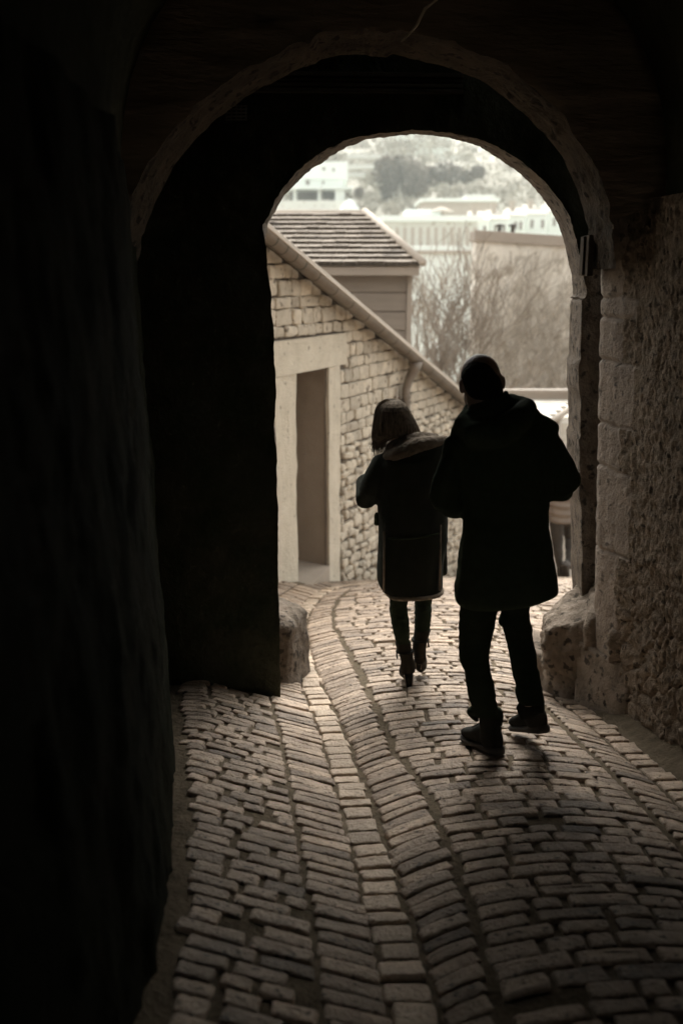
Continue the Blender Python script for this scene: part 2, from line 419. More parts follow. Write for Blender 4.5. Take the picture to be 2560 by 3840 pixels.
zz = axis([(-2.6,.34,.0082)])
for y in yy:
    P.append([(XR(y, z) - right_relief(y, z), y, z) if y > 3.75 else (XR(y, z), y, z) for z in zz])
grid(bm, P, False)
for i, f in enumerate(bm.faces): f.material_index = 1 if f.calc_center_median().y > 5.05 - (.10 if sum(1 for c_ in QJ if f.calc_center_median().z < c_) % 2 else 0) + .05*nz(f.calc_center_median().z*9, 1) else 0
# return face into the gate slot
P = [[(XR(5.3, z) - right_relief(5.3, z) + (.5*t), 5.3 + .001*t, z) for z in zz[::4]] for t in (0, 1)]
grid(bm, P, False)
obj('side_wall', bm, [M['rough'], M['ashlar']], GH, sm=True)
# left side wall
def left_relief(y, z):
    return .018*fbm(y*6, z*3, 5, 4) + .02*nz(y*2, z*1.6, 11) + .006*fbm(y*30, z*12, 2, 3)
bm = bmesh.new(); P = []
for y in axis([(-6,1.5,.5),(1.5,4.88,.03)]):
    P.append([(XL(y, z) + (left_relief(y, z) if y > 1 else 0), y, z) for z in axis([(-2.7,.4,.03)])])
grid(bm, P, True)
P = [[(XL(4.88, z) + left_relief(4.88, z) - .8*t, 4.88 + .001*t, z) for z in axis([(-2.7,.4,.06)])] for t in (0, 1)]
grid(bm, P, True)
obj('side_wall', bm, M['shaded'], GH, sm=True)
# inner arch: spandrel of thin slab courses, rough soffit
AO = [(500,1250),(503,1150),(510,1020),(526,930),(548,850),(590,745),(653,625),(730,525),(816,443),(900,380),(980,332),(1060,288),(1140,250),(1175,246),(1205,222),(1290,206),(1370,203),(1400,214),(1440,216),(1475,205),(1551,220),(1640,243),(1720,268),(1796,300),(1880,355),(1959,422),(2035,500),(2106,588),(2150,680),(2185,780),(2198,850),(2206,920),(2214,1010)]
def dense(pts, n):
    out = []
    for (a, b), (c, d) in zip(pts, pts[1:]):
        for i in range(n): out.append((a + (c-a)*i/n, b + (d-b)*i/n))
    return out + [pts[-1]]
AO = dense(AO, 4)
K1, Y1 = .22, 5.0
far = [at(px, py, Y1, K1) for px, py in AO]
C0 = Vector((.15, 5.0, -.15))
bm = bmesh.new(); P = []
for i, p in enumerate(far):                                 # soffit strip
    row = []; d = Vector((p.x - C0.x, 0, p.z - C0.z)).normalized()
    for j in range(17):
        t = j/16; q = Vector((p.x, p.y - .40*t, p.z))
        r = .014*fbm(i*.22, t*5, 2, 4) + .01*nz(i*.5, t*9, 4)
        jn = (i + 1.2*nz(i*.1, 3)) % 9; r += .008*max(0, 1 - abs(jn - 4.5)/.8)
        row.append(q + d * (r * (1 if 0 < j else .5) + .02*t))
    P.append(row)
grid(bm, P, True)
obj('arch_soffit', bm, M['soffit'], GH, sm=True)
bm = bmesh.new(); Q = []
near = [r[-1] for r in P][:-8]
for i, p in enumerate(near):
    d = Vector((p.x - C0.x, K1*(p.x - C0.x), max(-.1, p.z - C0.z))).normalized(); row = [p]
    for j in range(1, 61):
        t = .028*j; q = p + d*t
        s = .018*fbm(q.x*1.6, q.z*17, 3, 4) + .012*fbm(q.x*9, q.z*22, 8, 3) + .02*nz(q.x*1.2, q.z*2, 1)
        row.append(q + Vector((0, -s, 0)))
    Q.append(row)
grid(bm, Q, False)
obj('spandrel', bm, M['slab'], GH, sm=True)
bm = bmesh.new()                                            # back of the inner arch, facing the gate slot
grid(bm, [[p, p + Vector((p.x - C0.x, K1*(p.x-C0.x), p.z - C0.z)).normalized()*1.6] for p in far], True)
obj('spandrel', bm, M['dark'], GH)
# crack drawn as a thin pale raised line across the spandrel and the soffit
pts = [at(px, py, 4.57, K1) + Vector((0, -.03, 0)) for px, py in ((1652,-30),(1640,0),(1618,18),(1590,40),(1575,70),(1560,100),(1535,130),(1505,160))]
bm = bmesh.new(); tube(bm, pts, [.006,.006,.005,.0065,.006,.006,.004,.003], 6)
obj('crack_line', bm, M['crackline'], GH)
# chamber vault over the near part
bm = bmesh.new(); P = []
for y in axis([(-6,4.75,.4)]):
    row = []
    for k in range(31):
        a = PI*k/30; xl, xrr = XL(y, .3) - .02, XR(y, .3) + .02
        c, h = (xl+xrr)/2, (xrr-xl)/2
        row.append((c - h*math.cos(a), y, .28 + 1.25*math.sin(a)**.8))
    P.append(row)
grid(bm, P, False)
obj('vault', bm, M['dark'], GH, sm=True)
# outer hull: roof slab, flanks, back wall with an unseen opening added for fill light
bm = bmesh.new()
box(bm, (-3.4, -6.6, 2.2), (4.0, 5.3, 2.9)); box(bm, (-3.4, -6.6, -3.2), (-2.6, 5.3, 2.2)); box(bm, (3.2, -6.6, -3.2), (4.0, 5.3, 2.2)); box(bm, (-2.6, -6.6, -3.2), (-.55, -6.02, 2.2)); box(bm, (1.62, -6.6, -3.2), (3.2, -6.02, 2.2)); box(bm, (-.55, -6.6, 1.45), (1.62, -6.02, 2.2))
obj('outer_wall', bm, M['ashlar'], GH)
# end wall with the round arch
ON = [(1050,2760),(1051,2560),(1049,2400),(1043,2200),(1042,2000),(1040,1850),(1040,1700),(1032,1600),(1036,1480),(1027,1350),(1026,1250),(1016,1150),(1008,1050),(1000,970),(996,900),(987,845),(1030,752),(1060,702),(1120,640),(1195,578),(1300,526),(1420,494),(1535,487),(1620,490),(1690,498),(1760,512),(1815,530),(1890,565),(1960,610),(2015,655),(2065,705),(2105,760),(2135,815),(2160,890),(2178,965),(2190,1030),(2198,1090),(2196,1118),(2172,1130),(2165,1300),(2170,1500),(2172,1700),(2170,1900),(2178,2150),(2185,2500),(2188,2760)]
OF = [(1030,2760),(1036,2560),(1034,2400),(1030,2200),(1029,2000),(1027,1850),(1027,1700),(1020,1600),(1024,1480),(1016,1350),(1014,1250),(1005,1150),(998,1050),(992,970),(990,895),(1002,838),(1050,764),(1082,713),(1145,655),(1216,602),(1310,546),(1424,513),(1535,505),(1615,509),(1682,519),(1745,535),(1796,555),(1865,592),(1927,637),(1978,684),(2024,735),(2060,785),(2090,835),(2115,905),(2132,980),(2140,1035),(2146,1090),(2146,1118),(2129,1128),(2124,1300),(2124,1500),(2122,1700),(2127,1900),(2140,2150),(2152,2500),(2155,2760)]
ON, OF = dense(ON, 9), dense(OF, 9)
K2 = .2; JB = (-.14, -.50, -.66, -.93, -1.28, -1.66)
Nn = [at(px, py, 5.38, K2) for px, py in ON]; Nf = [at(px, py, 5.73, K2) for px, py in OF]
C1 = Vector((.45, 5.4, -.35))
bm = bmesh.new(); P = []
for i, (a, b) in enumerate(zip(Nn, Nf)):
    row = []; d = Vector((a.x - C1.x, 0, a.z - C1.z)).normalized()
    for j in range(13):
        t = j/12; q = a.lerp(b, t)
        e = (.0, .014, -.006, .010, .0, .016, .004)[sum(1 for c_ in JB if q.z + .02*nz(q.y*9, 3) < c_)] if q.x > .8 else 0
        e -= sum(.016*max(0, 1 - abs(q.z + .02*nz(q.y*9, 3) - c_)/.016) for c_ in JB) if q.x > .8 else 0
        e += .009*fbm(q.x*7 + q.z*5, t*3 + q.z*3, 1.3, 5) + .006*nz(q.x*31 + q.z*17, t*5, 2) + .003*nz(q.x*70, q.z*70, t*9)
        row.append(q + d*e)
    P.append(row)
V = grid(bm, P, True)
obj('archway_jamb', bm, M['jamb'], GH, sm=True)
def wallface(edge, out, k, flip, amp):
    bm = bmesh.new(); Q = []
    for p in edge:
        d = Vector((p.x - C1.x, 0, p.z - C1.z))
        tx = ((3.3 if d.x > 0 else -2.7) - p.x) / d.x if abs(d.x) > 1e-4 else 9e9
        tz = ((3.4 if d.z > 0 else -4.5) - p.z) / d.z if abs(d.z) > 1e-4 else 9e9
        e = p + d * min(abs(tx), abs(tz)); e.y = p.y + k*(e.x - p.x); row = [p]
        for j in range(1, 31):
            q = p.lerp(e, (j/30)**1.5); s = amp*(fbm(q.x*3, q.z*3, 6, 4) + .5*fbm(q.x*14, q.z*14, 2, 3))
            row.append(q + Vector((0, s, 0)))
        Q.append(row)
    grid(bm, Q, flip)
    return bm
bm = wallface([r[0] for r in P], None, K2, False, .014)
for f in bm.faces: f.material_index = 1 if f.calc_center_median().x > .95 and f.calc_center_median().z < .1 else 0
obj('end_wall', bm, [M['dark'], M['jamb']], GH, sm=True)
bm = wallface([r[-1] for r in P], None, K2, True, .012)
obj('end_wall', bm, M['ashlar'], GH, sm=True)
bm = bmesh.new()                                            # timber lintel high on the end wall
a, b = at(890, 345, 5.36, K2), at(1730, 352, 5.36, K2)
for k in range(4):
    z0 = .025*k
    frame_box(bm, a + Vector((.004*random.random(), -.02 - .008*random.random(), z0)), b - a, (0, .08, 0), (0, 0, .021 - .004*random.random()), .004)
obj('timber_lintel', bm, M['wood'], GH)
bm = bmesh.new()                                            # small iron grille
for t in range(5):
    a = at(850 + 18*t, 395, 5.34, K2); b = at(850 + 18*t, 450, 5.34, K2); tube(bm, [a, b], .004, 6)
    a = at(846, 397 + 13*t, 5.335, K2); b = at(926, 397 + 13*t, 5.335, K2); tube(bm, [a, b], .004, 6)
obj('iron_grille', bm, M['iron'], GH)
bm = bmesh.new()                                            # planed strip let into the quoins
a = at(2222, 880, 5.13); c = at(2248, 1035, 5.13)
frame_box(bm, (a.x - .012, 5.16, c.z), (.03, 0, 0), (0, .14, 0), (0, 0, a.z - c.z), .004)
frame_box(bm, (a.x - .025, 5.16+.055, c.z+.005), (.02, 0, 0), (0, .07, 0), (0, 0, a.z - c.z - .01), .004)
obj('timber_strip', bm, M['strip'], GH)

# guard stones
def boulder(bm, c, r, rot=0.0, ex=3.0, amp=.03, seed=0, n=26):
    c = Vector(c); ca, sa = math.cos(rot), math.sin(rot); V = []
    for i in range(n+1):
        th = PI*i/n; row = []
        for j in range(2*n):
            ph = PI*j/n
            x, y, z = math.sin(th)*math.cos(ph), math.sin(th)*math.sin(ph), math.cos(th)
            m = (abs(x)**ex + abs(y)**ex + abs(z)**ex) ** (-1/ex)
            x, y, z = x*m*r[0], y*m*r[1], z*m*r[2]
            s = 1 + amp/min(r)*(fbm(x*4+seed, y*4, z*4, 4)*.8 + .25*fbm(x*22, y*22+seed, z*22, 3))
            x, y, z = x*s, y*s, z*s
            row.append(bm.verts.new((c.x + x*ca - y*sa, c.y + x*sa + y*ca, c.z + z)))
        V.append(row)
    for i in range(n):
        for j in range(2*n):
            q = (V[i][j], V[i+1][j], V[i+1][(j+1) % (2*n)], V[i][(j+1) % (2*n)])
            bm.faces.new(q)
    bmesh.ops.remove_doubles(bm, verts=bm.verts, dist=1e-5)
G1 = thing('guard_stone', 'big weathered guard stone of several blocks at the foot of the lit wall', 'guard stone', (1.4, 5.4, -2.35))
def rock(P, rnd=4, amp=.012, seed=0.0, cuts=13):
    """roughly hewn block from 8 corners (bottom ring, top ring)"""
    bm = bmesh.new(); v = [bm.verts.new(p) for p in P]
    for f in ((3,2,1,0),(4,5,6,7),(0,1,5,4),(1,2,6,5),(2,3,7,6),(3,0,4,7)): bm.faces.new([v[i] for i in f])
    bmesh.ops.recalc_face_normals(bm, faces=bm.faces)
    bmesh.ops.subdivide_edges(bm, edges=bm.edges, cuts=cuts, use_grid_fill=True)
    for k in range(rnd): bmesh.ops.smooth_vert(bm, verts=bm.verts, factor=.5, use_axis_x=True, use_axis_y=True, use_axis_z=True)
    bm.normal_update()
    mv = [(q, q.normal * amp*(fbm(q.co.x*6+seed, q.co.y*6, q.co.z*6, 3) + .45*fbm(q.co.x*30, q.co.y*30+seed, q.co.z*24, 4) + .5*nz(q.co.x*14, q.co.y*14, q.co.z*14+seed))) for q in bm.verts]
    for q, d in mv: q.co += d
    return bm
def prism(a, b, c, d, zb, zt):
    """corners a,b,c,d (x, y) with per-corner top heights"""
    zb = zb if isinstance(zb, (list, tuple)) else [zb]*4
    return [(p[0], p[1], zb[i]) for i, p in enumerate((a, b, c, d))] + [(p[0], p[1], zt[i]) for i, p in enumerate((a, b, c, d))]
obj('cap_block', rock(prism((1.17,5.42),(1.45,5.28),(1.62,5.9),(1.27,5.92), -2.26, (-2.00,-1.83,-1.71,-2.08)), 7, .032, 3, 24), M['guard'], G1, sm=True)
obj('block', rock(prism((1.36,5.26),(1.60,5.16),(1.66,5.42),(1.42,5.48), -2.06, (-1.90,-1.66,-1.62,-1.80)), 3, .020, 8), M['guard'], G1, sm=True)
obj('block', rock(prism((1.44,5.06),(1.66,4.94),(1.70,5.20),(1.50,5.27), -2.07, (-1.90,-1.70,-1.66,-1.88)), 4, .022, 12), M['guard'], G1, sm=True)
obj('block', rock(prism((1.34,5.34),(1.52,4.93),(1.75,5.0),(1.60,5.5), -2.55, (-2.03,-2.05,-2.02,-2.02)), 2, .010, 15, 18), M['guard'], G1, sm=True)
obj('block', rock(prism((1.20,5.50),(1.40,5.34),(1.60,5.7),(1.25,5.92), -2.65, (-2.23,-2.22,-2.2,-2.24)), 3, .022, 23), M['guard'], G1, sm=True)
obj('block', rock(prism((1.17,5.64),(1.26,5.50),(1.4,5.9),(1.18,6.0), -2.7, (-2.22,-2.30,-2.2,-2.22)), 4, .020, 27), M['guard'], G1, sm=True)
bm = rock(prism((-.62,5.64),(-.30,5.68),(-.195,6.12),(-.62,6.2), -2.75, (-2.00,-2.06,-2.08,-1.93)), 15, .025, 41, 18)
o = obj('guard_stone', bm, M['jamb'], None, True, (-.45, 5.92, -2.5)); tag(o, 'lone rounded guard stone beside the dark pier and the gutter', 'guard stone')

# ------------------------------------------------------------------ stone house with the sloping gutter
A0 = Vector((-.62, 9.6, 0)); U = Vector((2.6, 5.4, 0)).normalized(); NN = Vector((U.y, -U.x, 0))
def hw(s, z, out=0.0): return A0 + U*s + NN*out + Vector((0, 0, z))
def ztop(s): return .19 - .374*s
def zbot(s): p = hw(s, 0); return ground(p.x, p.y) - .1
SH = thing('stone_house', 'pale rubble stone house with a doorway and a steeply sloping gutter', 'house', hw(1, -3.1))
D0, D1, DT, DB = .33, 1.07, -.965, -3.10     # doorway
bm = bmesh.new(); S = axis([(-1.9, 6.6, .05)])
def wall_col(s0, s1, zlo, zhi, n=2):
    P = []
    for s in (s0, s1):
        a, b = zlo(s), zhi(s); P.append([hw(s, a + (b-a)*k/n, 0) for k in range(n+1)])
    grid(bm, P, True)
for s0, s1 in zip(S, S[1:]):
    m = (s0+s1)/2
    if D0 < m < D1: wall_col(s0, s1, lambda s: DT, ztop, 20)
    else: wall_col(s0, s1, zbot, ztop, 40)
for v in bm.verts:                                         # uneven mortar
    s = (v.co - A0).dot(U); v.co += NN * (.012*fbm(s*5, v.co.z*5, 1, 3) - .012)
# reveal of the doorway (deep recess) and back side of the wall
obj('wall', bm, M['hmortar'], SH, sm=False); bm = bmesh.new()
for s, fl in ((D0, False), (D1, True)):
    grid(bm, [[hw(s, DB-.3+(DT-DB+.3)*k/6, -.62*t) for k in range(7)] for t in (0, 1)], fl)
grid(bm, [[hw(s, DT, -.62*t) for s in (D0, D1)] for t in (0, 1)], False)
obj('door_reveal', bm, M['concrete'], SH); bm = bmesh.new()
grid(bm, [[hw(s, z, -.66) for z in (-5.5, DT if False else ztop(s))] for s in (-1.9, 6.6)], False)
grid(bm, [[hw(s, ztop(s), -.66*t) for s in (-1.9, 6.6)] for t in (0, 1)], True)
grid(bm, [[hw(6.6, z, -.66*t) for z in (-5.5, ztop(6.6))] for t in (0, 1)], False)
obj('back_wall', bm, M['hmortar'], SH, sm=False)
bm = bmesh.new(); tone = bm.loops.layers.float_color.new('tone')
def wstone(s0, s1, z0, z1, bulge, jit):
    sd = random.uniform(0, 99); cs, cz = (s0+s1)/2, (z0+z1)/2; hs, hz = (s1-s0)/2, (z1-z0)/2
    rings = []; rc = random.uniform(.012, .03) * (1.6 if jit > .2 else 1); tl = random.gauss(0, .05)
    for ins, o_ in ((0, -.03), (.001, bulge*.45), (.006, bulge*.9), (.016, bulge), (min(.05, hz*.7), bulge*1.04)):
        row = []
        for ls, lz in rrect(hs, hz, rc, ins):
            a = .035*jit*4*nz(ls*5+sd, lz*5, sd) + .012*nz(ls*22+sd, lz*22, 4); b = .03*jit*4*nz(ls*5, lz*5+sd, 3) + .010*nz(ls*24, lz*24+sd, 9)
            ls += a; lz += b
            z = min(cz + lz + tl*ls, ztop(cs+ls) - .02)
            row.append(bm.verts.new(hw(cs+ls, z, o_ + (.010*nz((cs+ls)*9, z*9, sd) + .006*nz((cs+ls)*28, z*28, sd) if o_ > 0 else 0))))
        rings.append(row)
    n = len(rings[0]); fs = []
    for A, B in zip(rings, rings[1:]):
        for k in range(n): fs.append(bm.faces.new((A[k], A[(k+1) % n], B[(k+1) % n], B[k])))
    fs.append(bm.faces.new(rings[-1]))
    t = max(.6, min(1.15, random.gauss(.95, .10)))
    for f in fs:
        f.smooth = True
        for l in f.loops: l[tone] = (t, t*.99, t*.98, 1)
z = -5.3
while z < .85:
    rubble = z < -1.9
    h = random.uniform(.07, .125) if rubble else random.uniform(.095, .16)
    s = -1.7 + random.uniform(-.2, 0)
    while s < 6.4:
        l = random.uniform(.08, .22) if rubble else random.uniform(.12, .33)
        s1 = s + l; z1 = z + h
        ok = z1 > zbot(s) and z < ztop(s + l*.3) - .05
        zA, zB, sA, sB, nxt = z, z1, s, s1, s1
        inl = z1 > DT + .01 and z < DT + .315
        lo_, hi_ = (D0 - .50, D1 + .44) if inl else (D0 - .43, D1 + .285)
        if z1 > DB - .3 and z < DT + .315 and s1 > lo_ and s < hi_:
            if s < lo_ - .05: sB = lo_
            elif s1 > hi_ + .05: sA = hi_
            elif z1 > DT + .36: zA = DT + .318
            else: ok = False
        if ok:
            dz = random.uniform(-.02, .02) if rubble else 0
            wstone(sA, sB, zA + dz, zB + dz, random.uniform(.018, .055) if rubble else random.uniform(.014, .032), .30 if rubble else .12)
        s = s1 + random.uniform(.006, .018)
    z += h + random.uniform(.005, .014)
bmesh.ops.recalc_face_normals(bm, faces=bm.faces)
obj('facing_stones', bm, M['hstone'], SH, sm=True)
# dressed surround: lintel and rendered jambs
def slab(s0, s1, z0, z1, o0, o1, name, m, n=10, amp=.006):
    bm = bmesh.new()
    P = []
    for i in range(n+1):
        s = s0 + (s1-s0)*i/n
        P.append([hw(s, z0, o0)] + [hw(s + .045*nz(i*3.1, k*.9, s0)*(1 if i == n else .2 if i == 0 else 0), z0 + (z1-z0)*k/n + (.012*nz(i*1.3, 5) if k in (0, n) else 0), o1 + amp*fbm(s*9, (z0+(z1-z0)*k/n)*9, 4, 3)) for k in range(n+1)] + [hw(s, z1, o0)])
    grid(bm, P, True)
    for row in (P[0], P[-1]): bm.faces.new([bm.verts.new(q) for q in row])
    bmesh.ops.recalc_face_normals(bm, faces=bm.faces)
    return obj(name, bm, m, SH)
slab(D0-.48, D1+.42, DT, DT+.335, -.03, .034, 'door_lintel', M['render'])
slab(D0-.42, D0, DB-.05, DT-.004, -.03, .026, 'door_jamb', M['render'], 14)
slab(D1, D1+.27, DB-.35, DT-.004, -.03, .026, 'door_jamb', M['render'], 14)
bm = bmesh.new(); frame_box(bm, hw(D0+.003, DB-.28, -.58), U*(D1-D0-.006), NN*.05, (0, 0, DT-DB+.275), .004)
for k in range(1, 5): frame_box(bm, hw(D0+.003+.132*k, DB-.2, -.531), U*.008, NN*.004, (0, 0, DT-DB+.15))
obj('door', bm, M['concrete'], SH)
bm = bmesh.new()
pts = [hw(D0+.003, DB, -.53), hw(D1-.003, DB-.02, -.53), hw(D1-.003, DB-.04, .03), hw(D0+.003, DB-.03, .2)]
lo = [p - Vector((0, 0, .35)) for p in pts]
f = [bm.verts.new(p) for p in pts]; g = [bm.verts.new(p) for p in lo]
bm.faces.new(f[::-1]); bm.faces.new(g)
for i in range(4): bm.faces.new((f[i], f[(i+1) % 4], g[(i+1) % 4], g[i]))
bmesh.ops.recalc_face_normals(bm, faces=bm.faces)
obj('door_step', bm, M['concrete'], SH)
# roof edge and gutter
bm = bmesh.new()
for s0, s1 in ((-1.9, 6.7),):
    frame_box(bm, hw(s0, ztop(s0)+.02, -.7), (hw(s1, ztop(s1), 0) - hw(s0, ztop(s0), 0)), NN*.90, (0, 0, .05), .008)
obj('roof_edge', bm, M['zincpale'], SH)
def gpt(s, o_=.19, dz=-.03): return hw(s, ztop(s) + dz, o_)
GUT = bmesh.new(); n = 14
def gr(s, r=.078):
    c = gpt(s); a = Vector((0, 0, 1)); row = []
    for k in range(n+1):
        t = PI + PI*k/n
        row.append(c + NN*math.cos(t)*r + Vector((0, 0, math.sin(t)*r)))
    for k in range(n, -1, -1):
        t = PI + PI*k/n
        row.append(c + NN*math.cos(t)*(r-.006) + Vector((0, 0, math.sin(t)*(r-.006))))
    return row + [row[0]]
grid(GUT, [gr(s) for s in axis([(-1.9, 6.7, .2)])], True)
bmesh.ops.recalc_face_normals(GUT, faces=GUT.faces)
gut = obj('gutter', GUT, M['zinc'], SH, sm=True)
for s in [-.62,-.42,-.24,-.06,.12,.40,.78,1.16,1.55,1.95,2.35,2.75,3.15,3.55,3.95,4.35,4.8,5.2,5.6]:
    bm = bmesh.new(); grid(bm, [[p for p in gr(s, .082)[:n+1]], [p for p in gr(s+.018, .082)[:n+1]]], True)
    obj('gutter_clip', bm, M['iron'], gut)
bm = bmesh.new()                                            # bead along the gutter's front edge
tube(bm, [gpt(-1.9) + NN*.078, gpt(6.7) + NN*.078], .011, 8); obj('gutter_bead', bm, M['zincpale'], gut, sm=True)
s0 = 3.12
dp = [gpt(s0, .19, -.09), gpt(s0, .19, -.17), hw(s0-.02, ztop(s0)-.30, .12), hw(s0-.06, ztop(s0)-.42, .10), hw(s0-.06, ztop(s0)-.75, .10), hw(s0-.06, -4.0, .10)]
bm = bmesh.new(); tube(bm, dp, [.085, .065, .056, .054, .054, .054], 14)
DP = obj('downpipe', bm, M['zinc'], SH, sm=True)
for dz in (-.50, -.56, -1.5):
    bm = bmesh.new(); tube(bm, [hw(s0-.06, ztop(s0)+dz, .10), hw(s0-.06, ztop(s0)+dz-.03, .10)], .064, 14)
    frame_box(bm, hw(s0-.20, ztop(s0)+dz-.03, .0), U*.09, NN*.08, (0, 0, .03), .003)
    obj('pipe_collar', bm, M['zinc'], DP)
bm = bmesh.new(); tube(bm, [hw(s0-.24, ztop(s0)-.38, .05), hw(s0-.24, -3.8, .05)], .014, 8)
obj('conduit', bm, M['zincpale'], SH, sm=True)

# ------------------------------------------------------------------ tiled clapboard house behind it
TH = thing('tiled_house', 'clapboard house with a hipped roof of flat tiles behind the sloping gutter', 'house', (-.6, 17.5, -5.3))
e0, e1 = at(1100, 1002, 15.6), at(1578, 976, 15.6); ex1 = e1.x; ze = .10
rx, rz_ = at(1360, 803, 17.6).x, at(1360, 803, 17.6).z
bm = bmesh.new(); tone = bm.loops.layers.float_color.new('tone')
xL = -3.2; NR = 11
for r in range(NR):
    t0, t1 = r/NR, (r+1)/NR
    y0, y1 = 15.6 + 2.0*t0, 15.6 + 2.0*t1; z0, z1 = ze + (rz_-ze)*t0, ze + (rz_-ze)*t1
    xe0 = ex1 + (rx-ex1)*t0; x = xL + (.11 if r % 2 else 0)
    while x < xe0 - .02:
        w = random.uniform(.19, .23); x1 = min(x+w, xe0)
        j = random.gauss(0, .004)
        x1b = min(x1, ex1 + (rx-ex1)*t1)
        q = [(x+.003, y0, z0+.012+j), (x1-.003, y0, z0+.012+j), (max(x1b-.003, x+.004), y1, z1+.004), (x+.003, y1, z1+.004)]
        f = [bm.verts.new((a, b-.03 if k < 2 else b, c+.062 if k < 2 else c+.03)) for k, (a, b, c) in enumerate(q)]
        g = [bm.verts.new((a, b-.03 if k < 2 else b, c)) for k, (a, b, c) in enumerate(q)]
        fs = [bm.faces.new(f), bm.faces.new(g[::-1])] + [bm.faces.new((g[i], g[(i+1) % 4], f[(i+1) % 4], f[i])) for i in range(4)]
        tn = max(.7, min(1.12, random.gauss(.97, .06)))
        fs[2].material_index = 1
        for ff in fs:
            for l in ff.loops: l[tone] = (tn, tn, tn, 1)
        x += w
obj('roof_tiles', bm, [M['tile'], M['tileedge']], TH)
bm = bmesh.new()                                            # roof body: closed hipped solid
v = [bm.verts.new(p) for p in ((xL,15.6,ze-.01),(ex1,15.6,ze-.01),(ex1,19.6,ze-.01),(xL,19.6,ze-.01),(xL,17.6,rz_-.01),(rx,17.6,rz_-.01))]
for f in ((0,1,5,4),(1,2,5),(2,3,4,5),(3,0,4),(3,2,1,0)): bm.faces.new([v[i] for i in f])
obj('roof_body', bm, M['tilepale'], TH)
bm = bmesh.new()
tube(bm, [(ex1+.03, 15.54, ze+.05), (rx+.02, 17.6, rz_+.05)], .06, 10); tube(bm, [(xL, 17.6, rz_+.02), (rx+.02, 17.6, rz_+.02)], .05, 10)
obj('ridge_tile', bm, M['tilepale'], TH, sm=True)
bm = bmesh.new(); box(bm, (xL, 15.62, ze-.135), (ex1-.02, 15.66, ze-.004), .004); box(bm, (ex1-.06, 15.665, ze-.135), (ex1-.02, 19.6, ze-.004), .004)
obj('fascia', bm, M['fascia'], TH)
wx = at(1530, 1100, 15.95).x
bm = bmesh.new(); z = ze - .06
box(bm, (xL, 16.0, -6.5), (wx-.02, 19.3, ze-.012))
obj('wall', bm, M['board'], TH)
bm = bmesh.new(); z = ze - .1
while z > -4:
    frame_box(bm, (xL, 15.965, z-.285), (wx-.02-xL, 0, 0), (0, .034, 0), (0, 0, .272), .005); z -= .295
obj('weatherboards', bm, M['board'], TH)
bm = bmesh.new(); box(bm, (wx-.019, 15.93, -6.5), (wx+.055, 16.03, ze-.136), .004)
obj('corner_post', bm, M['fascia'], TH)

# ------------------------------------------------------------------ plants
def branch(bm, p, d, L, r, depth, spread, up=.25, seg=4, kids=(3, 5), n=4, rmin=.004):
    pts = [p.copy()]; rad = [r]
    for i in range(seg):
        d = (d + Vector((random.gauss(0, .16), random.gauss(0, .16), random.gauss(0, .1) + up*.18))).normalized()
        p = p + d*(L/seg); pts.append(p.copy()); rad.append(max(rmin, r*(1 - .75*(i+1)/seg)))
    tube(bm, pts, rad, n if r > .02 else 3, False)
    if depth <= 0: return
    for k in range(random.randint(*kids)):
        i = random.randint(1, seg); a = Vector((random.gauss(0, 1), random.gauss(0, 1), random.gauss(.3, .6))).normalized()
        branch(bm, pts[i], (d*(1-spread) + a*spread).normalized(), L*random.uniform(.5, .8), rad[i]*.62, depth-1, spread, up, seg, kids, n, rmin)
def bare_tree(px, py, Y, h, stems, label, m, spread=.42, rmin=.008, lean=0.0, depth=3):
    b = at(px, py, Y); zg = gz(Y)
    T = thing('bare_tree', label, 'tree', (b.x, Y, zg), 'leafless trees below the lane')
    bm = bmesh.new(); top = b.z
    tube(bm, [(b.x, Y, zg-.1), (b.x+.03, Y, (zg+top)/2), (b.x, Y, top)], [.13, .10, .085], 10); obj('trunk', bm, M['stem'], T, sm=True)
    bm = bmesh.new()
    for k in range(stems):
        a = random.uniform(-1, 1)
        d = Vector((a*.55 + lean, random.gauss(0, .25), 1)).normalized()
        branch(bm, b + Vector((0, 0, -.1)), d, h*random.uniform(.55, .85), .045, depth, spread, .5, 5, (3, 5), 4, rmin)
    obj('crown', bm, m, T)
bare_tree(1655, 1560, 20.5, 2.6, 6, 'leafless tree fanning up beside the corner post of the tiled house', M['stem'], depth=3)
bare_tree(1740, 1620, 22.5, 2.0, 5, 'slanting leafless tree rising in front of the creeper wall', M['stem'], lean=.30)
bare_tree(1585, 1500, 24.0, 2.6, 5, 'thin pale leafless tree right behind the tiled house', M['stemp'], spread=.35)

CW = thing('tall_stone_wall', 'tall stone wall with a sloping coping overgrown by leafless creeper', 'wall', (6.5, 26.3, -6.9))
c0, c1 = at(1787, 868, 26), at(2330, 905, 26)
bm = bmesh.new()
P = [[(c0.x + (c1.x-c0.x)*i/60, 26.12 + .04*fbm(i*.4, k*.4), -7.5 + ((c0.z-.22 + (c1.z-c0.z)*i/60) + 7.5)*k/60) for k in range(61)] for i in range(61)]
grid(bm, P, True)
grid(bm, [[(c0.x, y, z) for z in (-7.5, c0.z-.22)] for y in (26.9, 26.1)], True)
grid(bm, [[(x, 26.9, z) for z in (-7.5, zt-.22)] for x, zt in ((c0.x, c0.z), (c1.x, c1.z))], False)
bmesh.ops.recalc_face_normals(bm, faces=bm.faces)
obj('wall', bm, M['palewall'], CW)
bm = bmesh.new(); frame_box(bm, (c0.x-.05, 25.98, c0.z-.23), c1 - c0 + Vector((.1, 0, 0)), (0, 1.1, 0), (0, 0, .27), .02)
obj('coping', bm, M['fascia'], CW)
